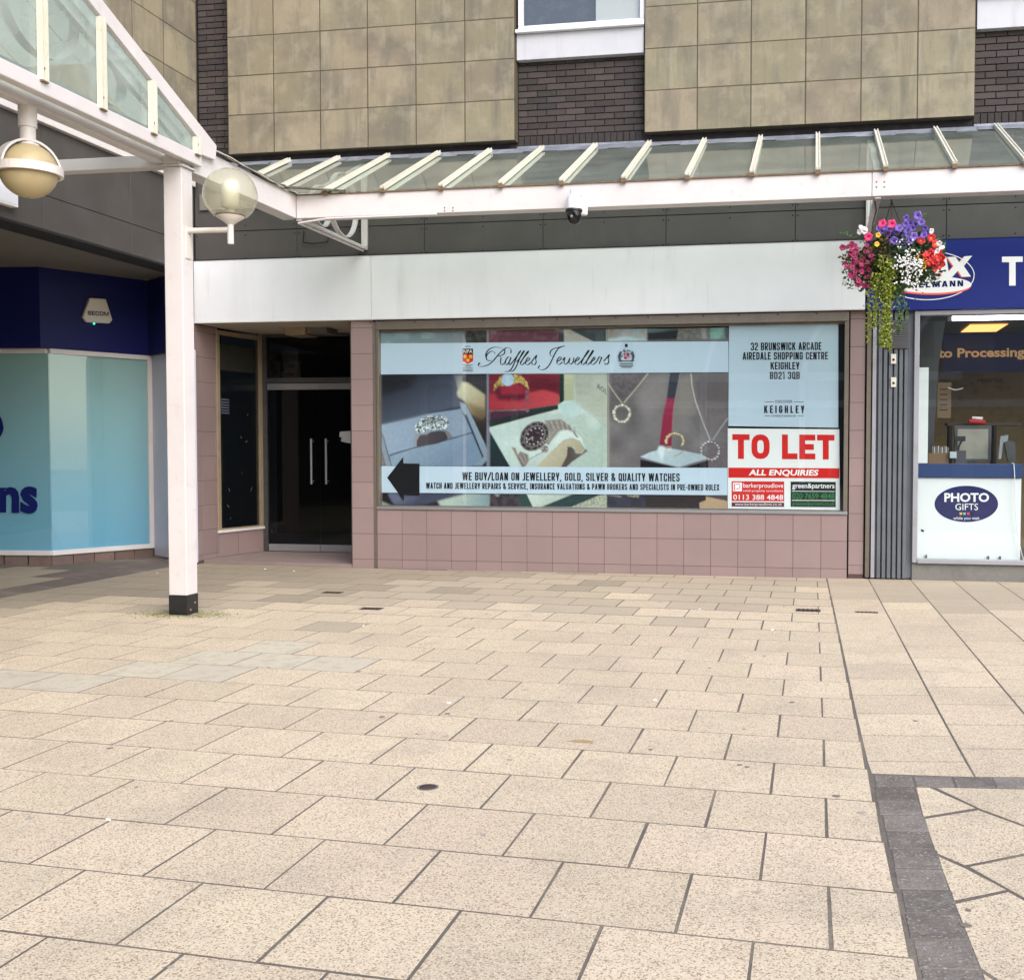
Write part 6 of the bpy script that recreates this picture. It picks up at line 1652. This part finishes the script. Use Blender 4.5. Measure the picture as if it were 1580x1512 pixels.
# roof slopes
for (ya, za0, yb, zb) in ((-4.45, rk(-4.45) + .12, YA, za + .13), (yr2 - .25, 4.20, YA, za + .13)):
    nn = 4
    for i in range(nn):
        x0_, x1_ = XG - .05 - (2.2 * i / nn), XG - .05 - (2.2 * (i + 1) / nn)
        if ya > -5 and i < 1:
            MB().prism([(x0_, -3.44, rk(-3.44) + .10), (x1_ + .01, -3.44, rk(-3.44) + .10), (x1_ + .01, ya - .004, za0), (x0_, ya - .004, za0)], None).build('roof_pane', 'roof_pale', gc)
        MB().prism([(x0_, ya, za0), (x1_ + .01, ya, za0), (x1_ + .01, yb, zb), (x0_, yb, zb)], None).build('roof_pane', 'roof_pale', gc)

# ---- globe lamp on the post
gl_ = thing('globe_lamp', 'clear yellowed globe lamp on a short arm from the white post', 'lamp', (-1.86, -3.8, 3.36))
gcx, gcy, gcz = -1.455, -3.8, 3.655
MB().tube([(-1.863, -3.8, 3.362), (gcx - .02, -3.8, 3.358)], .024, 14).build('arm', 'lamp_white', gl_)
MB().box(-1.8635, -1.852, -3.84, -3.76, 3.12, 3.40).build('wall_plate', 'lamp_white', gl_, .004)
MB().tube([(gcx, -3.8, 3.235), (gcx, -3.8, 3.45)], .027, 16).build('stem', 'lamp_white', gl_)
MB().lathe((gcx, gcy, 0), [(.028, 3.40), (.06, 3.425), (.115, 3.462), (.117, 3.472)], 28).build('cup', 'lamp_white', gl_)
MB().lathe((gcx, gcy, 0), [(.118, 3.472), (.121, 3.476), (.121, 3.486), (.117, 3.488)], 28).build('rim', 'rust', gl_)
MB().sphere((gcx, gcy, gcz), .228, 40, z0=-.78, z1=.999).build('globe', 'globe_clear', gl_)
MB().lathe((gcx, gcy, 0), [(.035, 3.47), (.035, 3.54), (.075, 3.55), (.075, 3.74), (.06, 3.76), (.001, 3.76)], 24).build('lamp_holder', 'paint_cream', gl_)
MB().lathe((gcx, gcy, 0), [(.001, 3.475), (.11, 3.475)], 24).build('reflector_plate', 'rust', gl_)

# ---- hanging caged globe lamp
hl = thing('hanging_lamp', 'amber globe lamp in a white ring cage hanging from the gable canopy', 'lamp', (-2.08, -5.49, 3.95))
hx, hy, hz = -2.08, -5.49, 3.47
MB().tube([(hx, hy, 3.93), (hx, hy, 3.78)], .062, 18).build('pipe', 'lamp_white', hl)
MB().tube([(hx, hy, 3.80), (hx, hy, 3.66)], .053, 18).build('lower_pipe', 'lamp_white', hl)
MB().sphere((hx, hy, hz), .195, 36, z0=-.999, z1=.93).build('globe', 'globe_amber', hl)
MB().lathe((hx, hy, 0), [(.075, hz + .175), (.075, hz + .19), (.001, hz + .195)], 24).build('globe_cap', 'lamp_white', hl)
MB().lathe((hx, hy, 0), [(.205, hz - .03), (.23, hz - .03), (.23, hz + .03), (.205, hz + .03), (.205, hz - .03)], 40, smooth=False).build('ring_band', 'lamp_white', hl)
ar = MB(); R_ = .222
for (ca_, sa_) in ((math.cos(1.15), math.sin(1.15)),):
    vs, fs = [], []
    n_ = 30
    for i in range(n_ + 1):
        a = PI * i / n_
        for rr in (R_ - .016, R_):
            for wv in (-.055, .055):
                u = rr * math.cos(a); z_ = rr * math.sin(a)
                vs.append((hx + u * ca_ - wv * sa_, hy + u * sa_ + wv * ca_, hz + z_))
    for i in range(n_):
        o_ = i * 4
        for q in ((0, 1, 3, 2),):
            for e_ in ((0, 1), (1, 3), (3, 2), (2, 0)):
                fs.append((o_ + e_[0], o_ + e_[1], o_ + 4 + e_[1], o_ + 4 + e_[0]))
    ar.add(vs, fs)
ar.build('hoop', 'lamp_white', hl)

# ---- camera on the beam
cc = F(886, 320, YB - .1)
cv = thing('cctv_camera', 'white and black dome security camera on the canopy beam', 'camera', (cc.x, YB, 3.95))
bx = F(899, 310, YB).x
MB().box(bx - .055, bx + .055, YB - .05, YB - .001, 3.80, 4.04).build('mount_box', 'upvc', cv, .015)
MB().tube([(bx, YB - .03, 4.0), (cc.x + .01, YB - .10, 4.03), (cc.x, YB - .11, 4.0)], .03, 12).build('arm', 'upvc', cv)
MB().lathe((cc.x, YB - .11, 0), [(.001, 4.045), (.035, 4.04), (.04, 3.99), (.06, 3.975), (.078, 3.93), (.082, 3.87), (.082, 3.845)], 28).build('housing', 'upvc', cv)
MB().lathe((cc.x, YB - .11, 0), [(.083, 3.846), (.086, 3.835), (.083, 3.822)], 28).build('collar', 'black_paint', cv)
MB().lathe((cc.x, YB - .11, 0), [(.072, 3.845), (.074, 3.785), (.066, 3.735), (.042, 3.705), (.001, 3.696)], 28).build('dome', 'black_gloss', cv)
MB().lathe((cc.x - .01, YB - .18, 3.765), [(.001, -.004), (.014, -.004), (.016, .004)], 12, axis='Y').build('lens', 'ph_steel', cv)

# ================================================================== HANGING BASKET
YF = -1.55
hb = thing('hanging_basket', 'overflowing hanging basket of purple, red and white flowers with lime trailing vines', 'flower basket', (4.25, YF, 3.35))
bc = F(1378, 412, YF)
BC = Vector((bc.x, YF, bc.z))
MB().sphere(BC + Vector((0, 0, -.0)), .29, 20, z0=-.999, z1=.5, sc=(1, .95, .8)).build('basket', 'leaf_dark', hb)
hook = Vector((BC.x - .02, YF, 3.88))
ch = MB()
for a in (0.4, 2.5, 4.6):
    e_ = BC + Vector((.26 * math.cos(a), .26 * math.sin(a), 0))
    ch.tube([hook, e_], .004, 5)
ch.tube([hook, hook + Vector((0, 0, .05))], .006, 6)
ch.build('chain', 'iron', hb)
tag(MB().tube([F(1349, 306, YB + .12), F(1352, 325, YB + .15), F(1347, 345, YB + .2), F(1344, 375, YF), F(1352, 392, YF)], .009, 6).build('watering_pipe', 'iron'), 'thin dark pipe running from the canopy beam down into the hanging basket', 'pipe')
def leaf(mb, p, s, d=None, mi=0, asp=.6):
    d = d or Vector((random.gauss(0, 1), random.gauss(0, 1) - .3, random.gauss(0, .7)))
    d.normalize(); u = d.cross(Vector((random.gauss(0, 1), random.gauss(0, 1), random.gauss(0, 1)))).normalized()
    n_ = d.cross(u)
    mb.add([p, p + d * s * .5 + u * s * asp * .5 + n_ * s * .08, p + d * s, p + d * s * .5 - u * s * asp * .5 + n_ * s * .08], [(0, 1, 2), (0, 2, 3)], mi)
fo = MB()
for i in range(10500):
    while True:
        v = Vector((random.uniform(-1, 1), random.uniform(-1, 1), random.uniform(-1, 1)))
        if .25 < v.length < 1: break
    wv = 1 + .22 * math.sin(v.x * 7 + 2) + .15 * math.sin(v.z * 9 + v.y * 5)
    p = BC + Vector((v.x * .385 * wv, v.y * .34, v.z * .30 * wv + .03 + (.06 if v.x > 0 else -.03) * abs(v.x)))
    mi = 0
    if v.x < -.1 and -.1 < v.z < .75 and random.random() < .45: mi = 1
    elif random.random() < .3: mi = 2
    leaf(fo, p, random.uniform(.026, .055), mi=mi)
for i in range(900):
    q = F(random.gauss(1404, 13), random.gauss(410, 15), YF - random.uniform(.15, .34)); leaf(fo, q, random.uniform(.025, .05), mi=random.choice([0, 0, 2]))
o = fo.build('foliage', ['leaf_dark', 'leaf_bronze', 'leaf_mid'], hb, kind='stuff')
def vine(pts, n, m_, s=.022, spread=.03):
    mb = MB(); P = [F(x, y, YF - dy) for x, y, dy in pts]
    mb.tube(P, .003, 5)
    cum = [0]
    for a, b in zip(P, P[1:]): cum.append(cum[-1] + (b - a).length)
    for i in range(n):
        t = cum[-1] * (i / n) ** .85
        for k in range(len(P) - 1):
            if cum[k] <= t <= cum[k + 1]:
                q = P[k].lerp(P[k + 1], (t - cum[k]) / max(cum[k + 1] - cum[k], 1e-5)); break
        tp = 1 - .6 * (t / cum[-1])
        q = q + Vector((random.gauss(0, spread * tp), random.gauss(0, spread * .8 * tp), random.gauss(0, .008)))
        leaf(mb, q, random.uniform(s * .7, s * 1.25), Vector((random.gauss(0, 1), random.gauss(0, .7) - .5, random.gauss(-.2, .5))), asp=.9)
    mb.build('trailing_vine', m_, hb)
vine([(1345, 425, .25), (1341, 450, .3), (1341, 480, .3), (1339, 520, .3), (1338.5, 530, .3)], 230, 'leaf_lime', .019, .022)
vine([(1362, 395, .33), (1366, 430, .36), (1368, 460, .36), (1363, 500, .36), (1361, 535, .36)], 640, 'leaf_lime', .024, .038)
vine([(1372, 400, .34), (1374, 440, .36), (1370, 480, .36), (1370, 520, .36), (1372, 540, .36)], 560, 'leaf_lime', .024, .034)
vine([(1354, 420, .3), (1352, 450, .33), (1350, 480, .33), (1348, 505, .33)], 380, 'leaf_lime', .022, .03)
vine([(1384, 440, .25), (1386, 470, .28), (1390, 490, .28), (1387, 515, .28)], 200, 'leaf_mid', .022, .026)
vine([(1388, 440, .25), (1396, 465, .28), (1402, 488, .28)], 110, 'leaf_mid', .02, .016)
vine([(1335, 372, .2), (1322, 367, .2), (1310, 362, .2), (1295, 359, .2)], 40, 'leaf_mid', .02, .010)
vine([(1420, 350, .1), (1426, 338, .1), (1429, 328, .1)], 18, 'leaf_mid', .018, .008)
# blossoms
def petunia_mesh(name, m_, thr):
    mb = MB(); n_ = 15; vs = [(0, 0, .35)]
    for rr, zz in ((.22, .12), (.75, -.08), (1, 0)):
        for i in range(n_):
            a = 2 * PI * i / n_; lob = 1 + (.13 * math.cos(5 * a) if rr > .5 else 0)
            vs.append((rr * lob * math.cos(a), zz + (.06 * math.cos(5 * a + 1) if rr == 1 else 0), rr * lob * math.sin(a)))
    vs[0] = (0, .35, 0)
    fs = [(0, 1 + i, 1 + (i + 1) % n_) for i in range(n_)]
    mb.add(vs, fs, 1)
    f2 = []
    for k in (0, 1):
        for i in range(n_):
            f2.append((1 + k * n_ + i, 1 + (k + 1) * n_ + i, 1 + (k + 1) * n_ + (i + 1) % n_, 1 + k * n_ + (i + 1) % n_))
    mb.add(vs, f2, 0)
    return mb.mesh(name, [m_, thr])
pm = {k: petunia_mesh('blossom', m_, t_) for k, m_, t_ in (('purple', 'petal_purple', 'petal_throat'), ('pink', 'petal_pink', 'petal_magenta'), ('magenta', 'petal_magenta', 'petal_throat'), ('red', 'petal_red', 'petal_yellow'), ('white', 'petal_white', 'petal_yellow'), ('yellow', 'petal_yellow', 'leaf_bronze'))}
def blossom(kind, px_, py_, r_, dep=.3):
    q = F(px_, py_, YF - dep)
    R_ = Matrix.Rotation(random.uniform(-.7, .7), 3, 'Z') @ Matrix.Rotation(random.uniform(-.6, .5), 3, 'X') @ Matrix.Rotation(random.uniform(0, 6), 3, 'Y') @ Matrix.Scale(r_, 3)
    o = link('blossom', pm[kind], hb, q, R_)
PXM = 1 / 153.0
for (x, y) in [(1398, 337), (1416, 333), (1421, 343), (1397, 346), (1400, 356), (1407, 352), (1361, 357), (1376, 354), (1383, 357), (1379, 372), (1397, 366), (1410, 365), (1400, 377), (1405, 372), (1391, 375), (1427, 353), (1366, 352), (1387, 352), (1412, 347), (1430, 359), (1356, 353), (1394, 381), (1369, 361), (1404, 345), (1425, 363)]:
    blossom('purple', x, y, random.uniform(4.6, 6.6) * PXM, .2 + random.uniform(0, .12))
for (x, y) in [(1361, 345), (1376, 346), (1340, 366)]: blossom('pink', x, y, 6.5 * PXM, .25)
for i in range(58):
    t_ = random.random(); x = 1306 + 34 * t_ + random.uniform(-6, 10); y = 378 + 62 * random.random() * (0.45 + t_)
    blossom('magenta', x, min(y, 442), random.uniform(2.4, 4.3) * PXM, .22 + random.uniform(0, .12))
for (x, y) in [(1300, 382), (1308, 381), (1314, 377), (1324, 440), (1325, 433), (1307, 412), (1312, 425), (1318, 427)]: blossom('magenta', x, y, 4.8 * PXM, .3)
for i in range(44):
    x = random.gauss(1437, 8); y = 400 + (1437 - x) * -.25 + random.gauss(0, 7); blossom('red', x, y, random.uniform(2.6, 4.6) * PXM, .22 + random.uniform(0, .1))
for (x, y) in [(1421.5, 371), (1437, 367), (1443, 377), (1452, 398), (1448, 388)]: blossom('red', x, y, 6.2 * PXM, .25)
for (x, y) in [(1330, 355), (1326, 358), (1334, 357), (1329, 351), (1335, 353), (1437, 357), (1453, 382), (1446, 388), (1449, 376), (1441, 393)]: blossom('white', x, y, 4.4 * PXM, .28)
for (x, y) in [(1355, 363), (1353, 377), (1414, 397), (1425, 412), (1428, 406), (1422, 402)]: blossom('yellow', x, y, 3.8 * PXM, .3)
wa = MB()
for i in range(210):
    x = random.gauss(1403, 13); y = random.gauss(408 + (x - 1403) * .25, 13)
    if i > 180: x, y = random.gauss(1398, 9), random.gauss(436, 4)
    q = F(x, y, YF - .30 - random.uniform(0, .08) - .09); s_ = random.uniform(.007, .014)
    a0 = random.uniform(0, 6)
    wa.add([q + Vector((0, -.004, 0))] + [q + Vector((s_ * math.cos(a0 + k * PI / 3) * (1 if k % 2 else .6), random.uniform(-.003, .003), s_ * math.sin(a0 + k * PI / 3) * (1 if k % 2 else .6))) for k in range(6)], [(0, 1 + k, 1 + (k + 1) % 6) for k in range(6)])
wa.build('tiny_white_flowers', 'petal_white', hb, kind='stuff')

# ================================================================== ACROSS THE SQUARE (added behind the camera, only for the glass to reflect)
ob = thing('reflection_building', 'added unseen rendered building with dark shop windows, for the panes to reflect', 'building', (0, -34, 0))
MB().box(-22, 26, -40, -34, 0, 9).build('wall', 'opp_render', ob)
for i in range(9):
    x = -20 + i * 5.0
    MB().box(x, x + 4.2, -34.0, -33.95, .3, 2.9).build('shop_window', 'opp_glass', ob); MB().box(x + .8, x + 3.4, -34.0, -33.95, 5.2, 7.2).build('window', 'opp_glass', ob)
MB().box(-22, 26, -34.3, -33.9, 3.2, 3.5).build('fascia', 'paint_grey_white', ob)
oc = thing('reflection_canopy', 'added unseen white canopy with curved ribs, for the panes to reflect', 'canopy', (-3, -22, 0))
for i in range(7):
    x = -12.3 + i * 3.1
    MB().box(x - .09, x + .09, -22.09, -21.91, 0, 3.6).build('post', 'paint_white', oc)
    MB().tube([(x + 1.25 * (1 - math.cos(t * PI / 14)) , -22 - .6 * math.sin(t * PI / 14), 3.2 + 2.6 * math.sin(t * PI / 14)) for t in range(8)], .09, 8).build('curved_rib', 'paint_white', oc)
MB().box(-13, 8, -22.2, -22.12, 3.6, 3.85).build('beam', 'paint_white', oc)

for o in bpy.data.objects:
    if o.type == 'MESH' and not o.data.materials: print('NOMAT', o.name)
